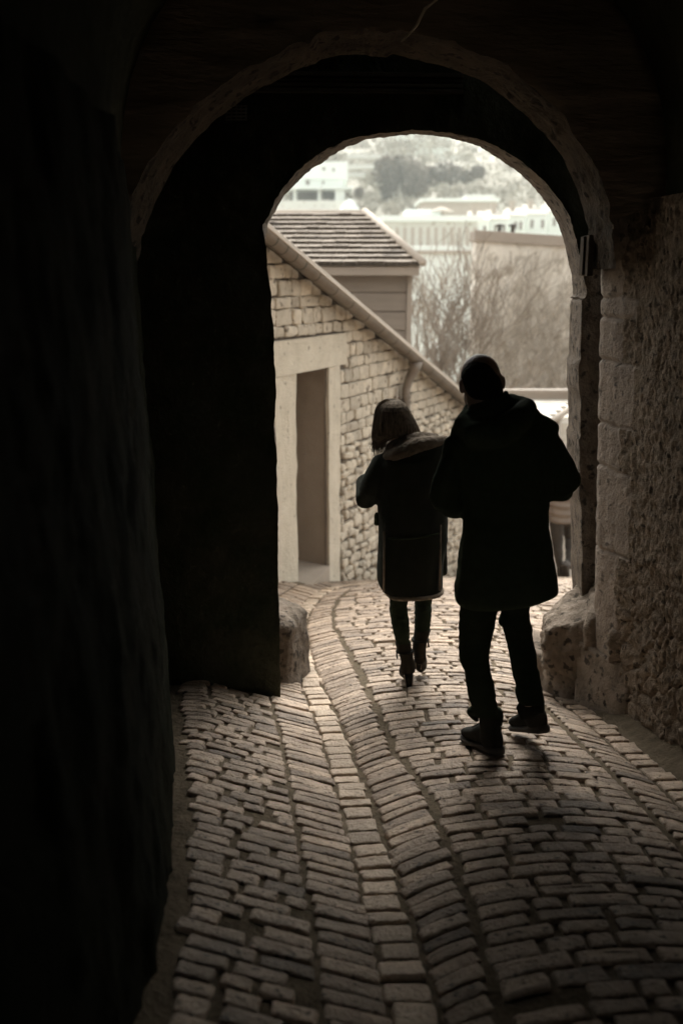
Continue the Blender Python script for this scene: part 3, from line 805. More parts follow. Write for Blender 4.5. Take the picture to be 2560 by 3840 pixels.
for px in (1872, 1921):
    bm = bmesh.new(); p = at(px, 868, 26.5); zt = at(px, 852, 26.5).z + .02
    tube(bm, [(p.x, 26.5, p.z-.1), (p.x, 26.5, zt)], .05, 12); tube(bm, [(p.x, 26.5, zt), (p.x, 26.5, zt+.035), (p.x, 26.5, zt+.07)], [.12, .11, .03], 12)
    obj('vent_cowl', bm, M['iron'], CW, sm=True)
bm = bmesh.new()
for k in range(560):
    x = random.uniform(c0.x, c1.x); z0 = random.triangular(-6, .8, -3.2); p = Vector((x, 26.05, z0)); pts = [p]; d = Vector((random.gauss(.45, .35), 0, 1)).normalized()
    top = c0.z + (c1.z-c0.z)*(x-c0.x)/(c1.x-c0.x) - .3
    for i in range(random.randint(4, 9)):
        d = (d + Vector((random.gauss(0, .35), 0, random.gauss(.06, .25)))).normalized()
        p = p + d*.22; p.y = 26.02 - abs(random.gauss(0, .06))
        if p.z > top: break
        pts.append(p.copy())
    if len(pts) > 2: tube(bm, pts, [random.uniform(.007, .022)*(1 - .7*i/len(pts)) for i in range(len(pts))], 3, False)
o = obj('creeper', bm, M['stemp'], None, False, (6, 26, -7)); tag(o, 'tangle of leafless creeper stems clinging to the tall stone wall', 'creeper')

# low outbuilding right behind the corner
OB = thing('outbuilding', 'low outbuilding with a pale tiled lean-to roof under the creeper wall', 'outbuilding', (4.4, 18, -5.6))
r0, r1, r2 = at(1880, 1500, 18), at(2260, 1500, 18), at(2040, 1583, 16.6)
bm = bmesh.new()
for k in range(6):
    t0, t1 = k/6, (k+1)/6
    y0, y1 = 16.5 + 1.5*t0, 16.5 + 1.5*t1; z0 = r2.z - .02 + (r1.z - r2.z)*t0; z1 = r2.z - .02 + (r1.z - r2.z)*t1
    xa, xb = 2.4, 3.42 + .85*t0
    frame_box(bm, (xa, y0-.04, z0), (xb-xa, 0, 0), (0, y1-y0+.06, z1-z0-.01), (0, -.02, .045), .006)
obj('roof', bm, M['slate'], OB)
bm = bmesh.new(); a, b = Vector((3.40, 16.42, r2.z-.03)), Vector((4.35, 18.0, r1.z+.02))
tube(bm, [a, b, b + Vector((.3, .5, .1))], .055, 8); obj('verge', bm, M['zincpale'], OB, sm=True)
bm = bmesh.new(); box(bm, (2.2, 17.96, r1.z-.0), (6.5, 18.1, r1.z+.12), .01); box(bm, (2.2, 17.93, r1.z+.121), (6.5, 18.14, r1.z+.19), .01)
obj('ridge_beam', bm, M['fascia'], OB)
bm = bmesh.new(); box(bm, (2.5, 16.8, -6.2), (3.6, 18.2, r2.z-.04)); box(bm, (3.7, 17.2, -6.2), (7.5, 18.3, r1.z-.3)); obj('wall', bm, M['palewall'], OB)
bm = bmesh.new(); p = at(2095, 1560, 17.0); tube(bm, [(p.x, 17.05, p.z), (p.x, 17.05, -5.6)], .05, 8); obj('downpipe', bm, M['zincpale'], OB, sm=True)
SW = obj('garden_wall', (lambda b: (frame_box(b, (3.0, 14.2, -6.0), (5.2, 2.0, 0), (-.1, .35, 0), (0, 0, 2.6), .03), b)[1])(bmesh.new()), M['palewall'], None, False, (4, 14, -5)); tag(SW, 'pale rendered garden wall behind the walker by the jamb', 'wall')

# ------------------------------------------------------------------ far town and hillside
def facade(name, label, cat, px0, px1, ptop, Y, m, depth=8.0, base=None, roof=None, group=None, windows=(), rm=None, k=1.0):
    """block whose front spans px0..px1 at distance Y; k = size of its trims"""
    a, b = at(px0, ptop, Y), at(px1, ptop, Y); zb = (min(gz(Y), gz(Y+depth)) - 3) if base is None else at(px0, base, Y).z
    T = thing(name, label, cat, ((a.x+b.x)/2, Y, gz(Y)), group)
    bm = bmesh.new(); box(bm, (a.x, Y, zb), (b.x, Y+depth, a.z), .04); obj('wall', bm, m, T)
    if roof == 'flat':
        bm = bmesh.new(); box(bm, (a.x-.3*k, Y-.35*k, a.z+.01), (b.x+.3*k, Y+depth+.3*k, a.z+.35*k), .05); obj('roof', bm, rm or M['white'], T)
    elif roof == 'gable':
        bm = bmesh.new(); h = (b.x-a.x)*.28 + 1.2
        v = [bm.verts.new(p) for p in ((a.x-.3,Y-.8,a.z+.01),(b.x+.3,Y-.8,a.z+.01),(b.x+.3,Y+depth+.3,a.z+.01),(a.x-.3,Y+depth+.3,a.z+.01),(a.x-.3,Y+depth/2,a.z+h),(b.x+.3,Y+depth/2,a.z+h))]
        for f in ((0,1,5,4),(2,3,4,5),(1,2,5),(3,0,4),(3,2,1,0)): bm.faces.new([v[i] for i in f])
        obj('roof', bm, rm or M['slate'], T)
    for (wx0, wy0, wx1, wy1) in windows:
        p, q = at(wx0, wy0, Y), at(wx1, wy1, Y); bm = bmesh.new()
        box(bm, (p.x, Y-.06, q.z), (q.x, Y+.05, p.z)); w = obj('window', bm, M['window'], T)
        bm = bmesh.new(); box(bm, (p.x-.25, Y-.30, q.z-.3), (q.x+.25, Y+.02, q.z-.01)); obj('sill', bm, M['white'], w)
    return T, a, b
T, a, b = facade('yard_wall', 'white rendered yard wall beneath the slatted hall', 'wall', 1440, 1800, 922, 60, M['white'], .6)
bm = bmesh.new(); box(bm, (a.x-.2, 59.7, a.z-.42), (b.x+.2, 60.9, a.z-.27), .02); obj('ledge', bm, M['midwall'], T)
T, a, b = facade('slatted_hall', 'long low hall with pale upright slats and a white parapet', 'hall', 1440, 1790, 832, 190, M['offwhite'], 24, None, 'flat', k=3)
bm = bmesh.new(); x = a.x + .7
while x < b.x:
    box(bm, (x, 189.7, a.z-9), (x+.48, 189.98, a.z-1)); x += 1.43
obj('slat_cladding', bm, M['midwall'], T)
p = at(1655, 812, 195); bm = bmesh.new(); tube(bm, [(p.x, 196, a.z), (p.x, 196, p.z+1)], .7, 12); tube(bm, [(p.x, 196, p.z+1), (p.x, 196, p.z+1.8)], [2.5, .3], 12); obj('roof_vent', bm, M['midwall'], T)
p = at(1585, 806, 195); bm = bmesh.new(); box(bm, (p.x-3.4, 195, a.z), (p.x+3.4, 200, p.z+1), .3); obj('roof_hatch', bm, M['white'], T)
ROW = [(1768, 1832, 800, 'white terraced house nearest the slatted hall', 1), (1840, 1905, 795, 'white terraced house straight behind the two vent cowls', 2), (1914, 1968, 782, 'narrowest white terraced house, with a single chimney', 1), (1976, 2050, 776, 'widest white terraced house, with paired chimneys', 2), (2060, 2150, 768, 'white terraced house at the very edge of the arch', 1)]
for i, (x0, x1, yt, lab, nch) in enumerate(ROW):
    Y = 250 + 9*i
    T, a, b = facade('terraced_house', lab, 'house', x0, x1, yt+25, Y, M['white'], 14, None, 'gable', 'row of white houses in the valley', [(x0+12, yt+48, x0+22, yt+80), (x1-22, yt+48, x1-12, yt+80)])
    for k in range(nch):
        bm = bmesh.new(); cx = a.x + (b.x-a.x)*(.3+.4*k); box(bm, (cx-.6, Y+4, a.z+.6), (cx+.6, Y+5.5, a.z+3.3), .1); box(bm, (cx-.8, Y+3.8, a.z+3.31), (cx+.8, Y+5.7, a.z+3.8), .1)
        obj('chimney', bm, M['offwhite'] if k else M['midwall'], T)
T, a, b = facade('long_shed', 'long flat roofed shed with a bright roof edge below the scrub', 'shed', 1585, 1860, 757, 330, M['midwall'], 26, None, 'flat', k=3)
bm = bmesh.new(); p = at(1800, 740, 340); box(bm, (p.x-5, 340, a.z+1.1), (p.x+5, 350, p.z+.8), .3); obj('roof_hut', bm, M['offwhite'], T)
WB = 380
T, a, b = facade('white_block', 'white cubic apartment block on the left of the hillside', 'building', 1080, 1303, 606, WB, M['white'], 40, 672, None, None, [(1208, 627, 1219, 639), (1246, 630, 1254, 644)])
zz0, zz1, zs_, zf = [at(1100, q, WB).z for q in (672, 702, 712, 748)]
X_ = lambda px: at(px, 720, WB).x
bm = bmesh.new(); box(bm, (a.x, WB+1, zz1), (X_(1287), WB+38, zz0-.01), .05); obj('lower_storey', bm, M['white'], T)
bm = bmesh.new(); box(bm, (a.x-3, WB-4, zs_), (X_(1320), WB+40, zz1-.01), .06); obj('terrace_slab', bm, M['white'], T)
bm = bmesh.new(); box(bm, (a.x, WB+8, zf-16), (X_(1260), WB+38, zs_-.01)); obj('gallery', bm, M['shade'], T)
for px0, px1 in ((1100, 1112), (1192, 1200), (1256, 1292)):
    bm = bmesh.new(); box(bm, (X_(px0), WB-2, zf-16), (X_(px1), WB+5, zs_-.01), .04); obj('pillar', bm, M['white'], T)
for wx0, wy0, wx1, wy1 in ((1146, 674, 1160, 692), (1208, 678, 1216, 690)):
    p, q = at(wx0, wy0, WB), at(wx1, wy1, WB); bm = bmesh.new(); box(bm, (p.x, WB+.8, q.z), (q.x, WB+1.4, p.z)); obj('window', bm, M['window'], T)
facade('terrace_wall', 'broad pale retaining wall under the white cubic block', 'wall', 1020, 1330, 752, 355, M['offwhite'], 8)
bm = bmesh.new(); p = at(1310, 776, 350); tp = at(1310, 745, 350)
tube(bm, [(p.x, 350, p.z-1), (p.x, 350, (p.z*.4+tp.z*.6)), (p.x, 350, tp.z)], [4.2, 1.9, .1], 4); o = obj('garden_tent', bm, M['white'], None, False, (p.x, 350, p.z)); tag(o, 'small white pyramid tent on the terrace below the cubic block', 'tent')
for i, (x0, x1, yt, Y, lab) in enumerate(((1300, 1440, 578, 470, 'uppermost pale terrace wall left of the dark thicket'), (1303, 1440, 617, 445, 'pale terrace wall level with the roof of the white block'), (1305, 1370, 648, 420, 'short pale terrace wall lowest of those by the white block'), (1540, 1760, 575, 560, 'wide pale terrace wall under the hilltop villa'))):
    facade('terrace_wall', lab, 'wall', x0, x1, yt, Y, M['offwhite'], 5, yt+16 if i < 3 else yt+25)
T, a, b = facade('hilltop_building', 'pale hilltop building with one long band of windows', 'building', 1438, 1545, 470, 600, M['offwhite'], 40, None, None, None, [(1452, 500, 1475, 512), (1480, 500, 1503, 512), (1508, 500, 1532, 512), (1452, 536, 1470, 558), (1473, 536, 1491, 558), (1494, 536, 1512, 558), (1515, 536, 1533, 558)])
bm = bmesh.new(); q = at(1438, 528, 600); box(bm, (a.x-1.5, 595, q.z), (b.x+1.5, 599.9, q.z+2), .1); obj('balcony', bm, M['white'], T)
facade('villa', 'white hilltop villa beside the building with the window band', 'house', 1552, 1690, 505, 620, M['white'], 40, None, 'flat', None, [(1585, 543, 1592, 556), (1628, 543, 1635, 560)], k=3)
def leaf_clump(bm, c, r, n, s):
    for k in range(n):
        d = Vector((random.gauss(0, 1), random.gauss(0, 1), random.gauss(0, 1))); d.normalize()
        d *= random.random() ** .45
        p = Vector((c[0] + d.x*r[0], c[1] + d.y*r[1], c[2] + d.z*r[2]))
        a = Vector((random.gauss(0, 1), random.gauss(0, 1), random.gauss(0, 1))).normalized(); b = a.cross(Vector((random.gauss(0, 1), random.gauss(0, 1), 1))).normalized()
        q = s*random.uniform(.5, 1.3)
        bm.faces.new([bm.verts.new(p + a*q), bm.verts.new(p + b*q*.6), bm.verts.new(p - a*q), bm.verts.new(p - b*q*.6)])
T = thing('thicket', 'large dark leafless thicket on the slope below the hilltop building', 'thicket', (at(1500, 700, 400).x, 400, at(1500, 740, 400).z))
bm = bmesh.new()
for px, py, rx_, rz2 in ((1462, 655, 2.2, 2.4), (1480, 700, 1.9, 2.0), (1510, 660, 2.4, 2.6), (1540, 690, 2.2, 1.6), (1470, 735, 1.2, 1.2), (1570, 670, 1.6, 1.8), (1450, 625, 1.5, 1.2)):
    p = at(px, py, 400); leaf_clump(bm, (p.x, 400, p.z), (rx_*3.3, 5, rz2*3.3), 420, 1.0)
obj('foliage', bm, M['thicket'], T)
bm = bmesh.new()
for k in range(40):
    p = at(random.uniform(1450, 1590), random.uniform(700, 750), 398); branch(bm, p, Vector((random.gauss(0, .2), 0, 1)).normalized(), random.uniform(7, 13), .24, 1, .35, .5, 4, (2, 4), 4, .1)
obj('stems', bm, M['stem'], T)
for px, py, r, lab in ((1612, 662, 1.5, 'dark bush directly right of the large thicket'), (1660, 642, 1.7, 'round dark bush topmost on the slope'), (1700, 656, 1.4, 'loose dark bush in the middle of the slope'), (1750, 664, .9, 'small flat dark bush on the open slope'), (1792, 645, .9, 'small dark bush farthest right on the slope')):
    r *= 3.3; p = at(px, py, 410); bm = bmesh.new(); leaf_clump(bm, (p.x, 410, p.z), (r, r, r*.8), 330, .85)
    o = obj('dark_bush', bm, M['thicket'], None, False, (p.x, 410, p.z-r)); tag(o, lab, 'bush', 'dark bushes on the slope')
T = thing('clipped_bush', 'small clipped ball bush on a dark stem before the bare rock', 'bush', tuple(at(1345, 756, 368)))
p = at(1345, 723, 368); bm = bmesh.new(); leaf_clump(bm, (p.x, 368, p.z), (2, 2, 2), 500, .5); obj('foliage', bm, M['thicket'], T)
bm = bmesh.new(); q = at(1345, 756, 368); tube(bm, [(p.x, 368, q.z), (p.x, 368, p.z)], .2, 8); obj('trunk', bm, M['stemp'], T)
bm = bmesh.new()
for k in range(420):
    px, py = random.uniform(990, 2200), random.uniform(470, 790)
    Y = 345 + (800-py)*.75 + random.uniform(0, 24); p = at(px, py, Y)
    r = random.uniform(2, 5.5); leaf_clump(bm, (p.x, p.y + 5, p.z), (r*1.2, r, r*.8), 46, 1.05)
    if random.random() < .5: tube(bm, [(p.x, p.y+5, p.z-r), (p.x+random.gauss(0, .9), p.y+5, p.z+r*1.6)], [.3, .1], 4, False)
kind(obj('hillside_scrub', bm, M['scrub']), 'stuff')
# ------------------------------------------------------------------ people
def ring(Y, xl, yl, xr_, yr, deep, dy=0.0, k=1.0):
    a, b = at(xl, yl, Y), at(xr_, yr, Y); h = (b - a) / 2 * k
    return ((a + b)/2 + Vector((0, dy, 0)), h, Vector((0, deep, 0)))
def rows(Y, tab, fx=lambda x: x, fy=lambda y: y):
    """tab rows: (y_left, x_left, x_right, depth, dy[, y_right])"""
    return [ring(Y, fx(r[1]), fy(r[0]), fx(r[2]), fy(r[5] if len(r) > 5 else r[0]), r[3], r[4]) for r in tab]
def hand(bm, w, d, palm_n, s=1.0, curl=.6, side=1):
    """palm + five bent fingers; w wrist, d pointing direction, palm_n palm normal"""
    w, d, nrm = Vector(w), Vector(d).normalized(), Vector(palm_n).normalized(); a = d.cross(nrm).normalized()*side
    for k in (-1.2, -.4, .4, 1.2): capsule(bm, [w + a*k*.010*s, w + a*k*.019*s + d*.085*s], [.013*s, .013*s], 10)
    for k, L in ((-1.5, .068), (-.5, .082), (.5, .078), (1.5, .060)):
        p = w + a*k*.0195*s + d*.088*s; pts = [p]; dd = d.copy()
        for f in (.45, .32, .23):
            dd = (dd*math.cos(curl*.6) + nrm*math.sin(curl*.6)).normalized(); p = p + dd*L*f*s; pts.append(p)
        capsule(bm, pts, [.0095*s, .0088*s, .008*s, .007*s], 10)
    t0 = w + a*-1.3*.02*s + d*.03*s; t1 = t0 - a*.025*s + d*.025*s + nrm*.012*s; t2 = t1 + d*.03*s + nrm*.012*s
    capsule(bm, [t0, t1, t2], [.013*s, .011*s, .009*s], 10)
def head_parts(bm, c, up, fwd, s=1.0):
    """skull, jaw, nose, brow, lips and ears around centre c"""
    c, up, fwd = Vector(c), Vector(up).normalized(), Vector(fwd).normalized(); fwd = (fwd - up*fwd.dot(up)).normalized(); rt = fwd.cross(up)
    from mathutils import Matrix
    R = Matrix((rt, fwd, up)).transposed()
    def P(x, y, z): return c + (rt*x + fwd*y + up*z)*s
    ball(bm, P(0, -.012, .03), (.077*s, .096*s, .092*s), 24, R)
    ball(bm, P(0, .022, -.045), (.058*s, .068*s, .072*s), 20, R)
    ball(bm, P(0, .055, -.092), (.030*s, .026*s, .022*s), 14, R)          # chin
    capsule(bm, [P(0, .088, .015), P(0, .108, -.022)], [.009*s, .015*s], 10)  # nose
    capsule(bm, [P(-.035, .083, .022), P(.035, .083, .022)], [.010*s]*2, 10)  # brow
    capsule(bm, [P(-.018, .086, -.055), P(.018, .086, -.055)], [.0075*s]*2, 8); capsule(bm, [P(-.014, .084, -.068), P(.014, .084, -.068)], [.008*s]*2, 8)
    for e in (-1, 1):
        ball(bm, P(.031*e, .080, .003), (.013*s,)*3, 12)
        ball(bm, P(.083*e, -.008, -.005), (.011*s, .020*s, .033*s), 14, R); ball(bm, P(.079*e, .0, -.004), (.012*s, .014*s, .022*s), 12, R)
    return P
def shoe(name, heel, toe, parent, m, msole, w=.047, h=.075, heel_h=0.03, ankle=None, flaps=()):
    """laced boot: upper with toe box and ankle shaft, separate sole"""
    heel, toe = Vector(heel), Vector(toe); d = toe - heel; L = d.length; d.normalize(); a = d.cross(Vector((0, 0, 1))).normalized(); u = a.cross(d)
    bm = bmesh.new(); R = []
    for t, ww, hh in ((0, .62, .9), (.08, .80, 1.15), (.25, .82, 1.3), (.42, .84, 1.15), (.6, .98, .78), (.78, 1.0, .62), (.92, .78, .5), (1.0, .45, .34)):
        R.append((heel + d*L*t + u*(heel_h*.6 + h*hh*.5), a*w*ww, u*h*hh*.5))
    loft(bm, R, 20, 2.4)
    if ankle is not None: capsule(bm, [heel + d*L*.2 + u*.06, Vector(ankle)], [.050, .047], 18)
    for fl in flaps: capsule(bm, fl[0], fl[1], 12)
    bm = fuse(bm, .006, 3)
    o = obj(name, bm, m, parent, sm=True)
    bm = bmesh.new(); R = []
    for t, ww in ((-.015, .60), (.06, .86), (.25, .86), (.42, .80), (.6, 1.0), (.78, 1.04), (.92, .84), (1.01, .5)):
        hh = heel_h if t < .3 else heel_h*.72
        R.append((heel + d*L*t + u*(hh*.5), a*w*ww*1.05, u*hh*.55))
    loft(bm, R, 20, 3.5); obj('sole', bm, msole, o, sm=True)
    bm = bmesh.new()
    for k in range(5):
        c = heel + d*L*(.40 + .06*k) + u*(heel_h*.6 + h*(1.16 - .10*k)); tube(bm, [c - a*.022, c + u*.003, c + a*.022], .0028, 6)
    obj('laces', bm, m, o, sm=True)
    return o

# ---------------- man in the black hooded coat
MY = 4.05
MAN = thing('person', 'man in a long black hooded coat and dark trousers, head bowed, seen from behind', 'person', (.71, MY, ground(.71, MY)))
zx = lambda x: 1650 + x/2.851
zy = lambda y: 1300 + y/2.851
lx = lambda x: 1250 + x/1.568
ly = lambda y: 2000 + y/1.568
hc = at(1650 + 440/2.851, 1300 + 372/2.851, MY) + Vector((0, .05, 0))
def leg_rings(Y, tab, deep=.95):
    out = []
    for y, a, b, dy in tab:
        r = ring(Y, lx(a), ly(y), lx(b), ly(y), 0, dy); w_ = r[1].length
        out.append((r[0], r[1], Vector((0, w_*deep, 0))))
    return out
LEG1 = [(300,752,962,.0),(380,742,962,.0),(430,742,960,.01),(520,741,955,.02),(570,740,949,.025),(620,740,932,.03),(660,739,929,.03),(680,738,924,.03),(740,742,918,.02),(800,765,922,.0),(860,775,937,-.01),(920,788,947,-.01),(980,800,955,-.01),(1030,810,962,-.005),(1062,822,972,.0)]
LEG2 = [(300,975,1175,.03),(380,985,1175,.04),(430,980,1166,.05),(500,1000,1171,.07),(545,988,1174,.08),(570,986,1181,.085),(600,1008,1186,.09),(640,1025,1193,.10),(700,1038,1203,.09),(740,1045,1210,.08),(820,1055,1216,.04),(880,1064,1219,.01),(940,1066,1226,-.02),(975,1076,1234,-.03)]
bm = bmesh.new()                                            # the body itself: one continuous figure
hu, hf = Vector((-.10, .30, .95)), Vector((-.30, .90, -.42))
head_parts(bm, hc + Vector((0, 0, -.02)), hu, hf, 1.02)
neck = at(1815, 1540, MY); sh = at(1850, 1640, MY)
ball(bm, at(1884, 1438, MY) + Vector((0, .02, 0)), (.015, .020, .032), 16); ball(bm, at(1875, 1440, MY) + Vector((0, .02, 0)), (.018, .016, .024), 14)
capsule(bm, [hc + Vector((0, -.04, -.06)), neck, sh], [.062, .062, .085], 18)
loft(bm, rows(MY, [(1590, 1760, 1960, .07, 0), (1640, 1750, 2000, .09, 0), (1720, 1745, 2020, .125, .01), (1850, 1745, 2020, .12, .02), (1950, 1752, 2010, .11, .02), (2080, 1738, 2040, .13, .0), (2200, 1745, 2040, .12, .0)]), 28)
for tab, f in ((LEG1, .8), (LEG2, .8)): loft(bm, [(c, a*f, b*f) for c, a, b in leg_rings(MY, tab)], 20, 2.0)
SL, EL = at(1745, 1672, MY), at(1672, 1872, MY) + Vector((0, .02, 0))
SR, ER = at(2035, 1628, MY), at(2118, 1822, MY) + Vector((0, .02, 0))
HL, HR = Vector((EL.x + .10, MY + .30, EL.z + .06)), Vector((ER.x - .13, MY + .30, ER.z + .10))
for S_, E_, H_ in ((SL, EL, HL), (SR, ER, HR)): capsule(bm, [S_, E_, H_], [.052, .042, .030], 16)
hand(bm, HL, (.55, .75, .15), (.5, -.3, .8), 1.0, .8, 1); hand(bm, HR, (-.55, .75, .15), (-.5, -.3, .8), 1.0, .8, -1)
f1 = at(1868, 2800, MY); f2 = at(2040, 2745, MY + .06)
capsule(bm, [at(1815, 2640, MY), at(1838, 2700, MY) + Vector((0, .03, 0)), Vector((f1.x - .02, MY + .04, f1.z + .01)), Vector((f1.x - .075, MY + .16, f1.z - .02))], [.036, .032, .030, .022], 14)
capsule(bm, [at(1975, 2600, MY), at(1985, 2665, MY) + Vector((0, .02, 0)), Vector((f2.x - .03, MY + .14, f2.z)), Vector((f2.x - .05, MY + .25, f2.z - .03))], [.034, .030, .028, .02], 14)
obj('body', fuse(bm, .0065, 3), M['skin_dark'], MAN, sm=True)
bm = bmesh.new()                                            # cropped hair hugging the skull
loft(bm, [(at(zx(a), zy(y), MY).lerp(at(zx(b), zy(y), MY), .5) + Vector((0, dy, 0)), (at(zx(b), zy(y), MY) - at(zx(a), zy(y), MY))/2, Vector((0, dp, 0))) for y, a, b, dp, dy in
    ((128,405,470,.02,.06),(138,365,525,.048,.055),(160,325,562,.068,.05),(190,297,585,.082,.045),(240,258,612,.094,.04),(290,237,632,.098,.035),(340,229,648,.097,.03),(400,241,662,.090,.02),(450,262,672,.078,.01),(500,285,676,.066,.0),(560,305,660,.052,-.005))], 28, 2.1)
obj('hair', fuse(bm, .006, 4, lambda c: .0012*noise.noise(c*60)), M['hair_dark'], MAN, sm=True)
bm = bmesh.new()                                            # coat: body, hood roll, sleeves melted together
T1 = [(1536,1778,1905,.075,.01),(1562,1755,1940,.10,.0),(1590,1735,1975,.115,-.01),(1620,1712,2030,.12,-.01),(1650,1700,2062,.13,-.01),(1690,1700,2075,.14,0),(1760,1715,2070,.15,.01),(1850,1735,2060,.15,.01),(1920,1740,2052,.15,.01),(1960,1737,2053,.15,.0),(2020,1730,2062,.155,.0),(2100,1719,2074,.16,.0),(2150,1712,2081,.165,.0),(2200,1704,2087,.168,.0,2190),(2235,1701,2089,.168,.0,2206),(2252,1706,2082,.162,.0,2216),(2266,1722,2060,.15,.0,2226)]
loft(bm, rows(MY, T1), 36, 2.5)
# hood folded down on the shoulders
hood = [at(zx(345), zy(690), MY) + Vector((0, .05, 0)), at(zx(240), zy(830), MY) + Vector((0, -.03, 0)), at(zx(330), zy(900), MY) + Vector((0, -.12, 0)), at(zx(560), zy(850), MY) + Vector((0, -.16, 0)), at(zx(800), zy(720), MY) + Vector((0, -.12, 0)), at(zx(900), zy(650), MY) + Vector((0, -.03, 0)), at(zx(780), zy(610), MY) + Vector((0, .05, 0))]
capsule(bm, hood, [.03, .047, .055, .06, .055, .045, .035], 16)
capsule(bm, [at(zx(190), zy(860), MY), at(zx(175), zy(905), MY)], [.026, .026], 12)
capsule(bm, [at(1782, 1543, MY) + Vector((0, -.035, 0)), at(1830, 1530, MY) + Vector((0, -.05, 0)), at(1872, 1512, MY) + Vector((0, -.03, 0))], [.040, .046, .036], 16)
capsule(bm, [at(zx(700), zy(500), MY), at(zx(690), zy(590), MY)], [.013, .03], 12)
capsule(bm, [at(zx(870), zy(590), MY), at(zx(960), zy(720), MY), at(zx(1010), zy(840), MY)], [.026, .036, .05], 14)
def sleeve(P_, R_): capsule(bm, P_, R_, 20)
sleeve([at(2018, 1635, MY), at(2052, 1690, MY), at(2088, 1760, MY), at(2108, 1810, MY) + Vector((0, .01, 0)), at(2112, 1828, MY) + Vector((0, .05, 0)), Vector((HR.x + .02, HR.y - .06, HR.z))], [.064, .073, .078, .080, .076, .05])
sleeve([at(1730, 1665, MY), at(1705, 1730, MY), at(1680, 1810, MY), at(1668, 1872, MY) + Vector((0, .01, 0)), at(1672, 1890, MY) + Vector((0, .06, 0)), Vector((HL.x - .02, HL.y - .06, HL.z))], [.055, .062, .068, .068, .063, .048])
sleeve([at(1690, 1900, MY), at(1712, 1915, MY) + Vector((0, .05, 0))], [.046, .045])
sleeve([at(2060, 1845, MY) + Vector((0, .03, 0)), at(2110, 1842, MY) + Vector((0, .03, 0))], [.044, .05])
sleeve([at(zx(1080), zy(850), MY), at(zx(1160), zy(880), MY)], [.045, .04])
sleeve([at(1692, 1660, MY), at(1685, 1700, MY)], [.03, .035])
obj('coat', fuse(bm, .0085, 3, lambda c: .004*noise.noise(Vector((c.x*9, c.y*9, c.z*14))) + .0025*noise.noise(Vector((c.x*16, c.y*16, c.z*34)))), M['coat_dark'], MAN, sm=True)
bm = bmesh.new()
loft(bm, rows(MY, [(2130, 1740, 2050, .12, 0), (2200, 1735, 2045, .125, 0), (2262, 1728, 2000, .12, .0, 2246), (2272, 1735, 1990, .10, .01, 2256)]), 28)
for tab in (LEG1, LEG2): loft(bm, leg_rings(MY, tab), 24, 2.2)
capsule(bm, [at(lx(812), ly(1050), MY), at(lx(960), ly(1058), MY)], [.022, .03], 12)
obj('trousers', fuse(bm, .008, 2, lambda c: .005*noise.noise(Vector((c.x*10, c.y*10, c.z*24))) + .003*noise.noise(Vector((c.x*20, c.y*20, c.z*55)))), M['denim'], MAN, sm=True)
hl = at(1868, 2828, MY); hl.z = ground(hl.x, MY) + .008
shoe('boot', (hl.x, MY - .01, hl.z), (hl.x - .115, MY + .25, ground(hl.x - .115, MY + .25) + .006), MAN, M['boot'], M['sole'], .048, .086, .034, at(1838, 2690, MY) + Vector((0, .03, 0)), [([at(lx(826), ly(1036), MY), at(lx(808), ly(1058), MY), at(lx(838), ly(1092), MY)], [.012, .020, .014]), ([at(lx(965), ly(1040), MY), at(lx(978), ly(1072), MY), at(lx(972), ly(1120), MY)], [.012, .018, .016])])
p = at(2040, 2772, MY + .06)
shoe('boot', (p.x + .0, MY + .08, p.z + .02), (p.x - .085, MY + .33, p.z - .085), MAN, M['boot'], M['sole'], .049, .086, .034, at(1985, 2665, MY) + Vector((0, .02, 0)), [([at(lx(1102), ly(1000), MY), at(lx(1094), ly(1022), MY), at(lx(1112), ly(1085), MY)], [.012, .018, .014]), ([at(lx(1222), ly(985), MY), at(lx(1220), ly(1040), MY)], [.014, .016])])

# ---------------- woman in the shearling coat
WY = 5.39
WOM = thing('person', 'blonde woman in a shearling coat with pale fleece collar and heeled ankle boots', 'person', (.36, WY, ground(.36, WY)))
wx_ = lambda x: 1000 + x/1.96
wy_ = lambda y: 1150 + y/1.96
bx_ = lambda x: 1350 + x/4.48
by_ = lambda y: 2200 + y/4.48
def bl(tab, deep=1.0, f=1.0):
    out = []
    for y, a, b, dy in tab:
        r = ring(WY, bx_(a), by_(y), bx_(b), by_(y), 0, dy); out.append((r[0], r[1]*f, Vector((0, r[1].length*deep*f, 0))))
    return out
WL1 = [(0,470,810,.0),(130,480,806,.0),(240,490,805,.01),(330,489,797,.015),(430,494,800,.01),(520,508,812,-.01),(620,522,825,-.02),(720,545,830,-.02),(800,567,828,-.015),(870,584,826,-.01),(960,600,830,.0)]
WL2 = [(0,905,1238,.08),(100,915,1236,.09),(250,933,1237,.10),(350,930,1234,.10),(500,928,1221,.08),(620,926,1206,.07),(700,925,1192,.065),(790,924,1180,.06),(830,930,1165,.06)]
hcw = at(wx_(930), wy_(835), WY) + Vector((-.005, .03, -.01))
wu, wf = Vector((.22, .30, .93)), Vector((-.35, .85, -.4))
bm = bmesh.new()
PH = head_parts(bm, hcw, wu, wf, .94)
capsule(bm, [hcw + Vector((.01, -.03, -.05)), at(wx_(1010), wy_(985), WY), at(wx_(1040), wy_(1090), WY)], [.05, .05, .07], 16)
loft(bm, rows(WY, [(wy_(1080), wx_(880), wx_(1230), .07, 0), (wy_(1180), wx_(845), wx_(1270), .09, 0), (wy_(1400), wx_(870), wx_(1240), .10, .01), (wy_(1600), wx_(880), wx_(1240), .09, .01), (wy_(1800), wx_(860), wx_(1250), .12, .0), (wy_(2050), wx_(880), wx_(1240), .10, .02)]), 26)
for t_ in (WL1, WL2): loft(bm, bl(t_, 1.0, .86), 18, 2.0)
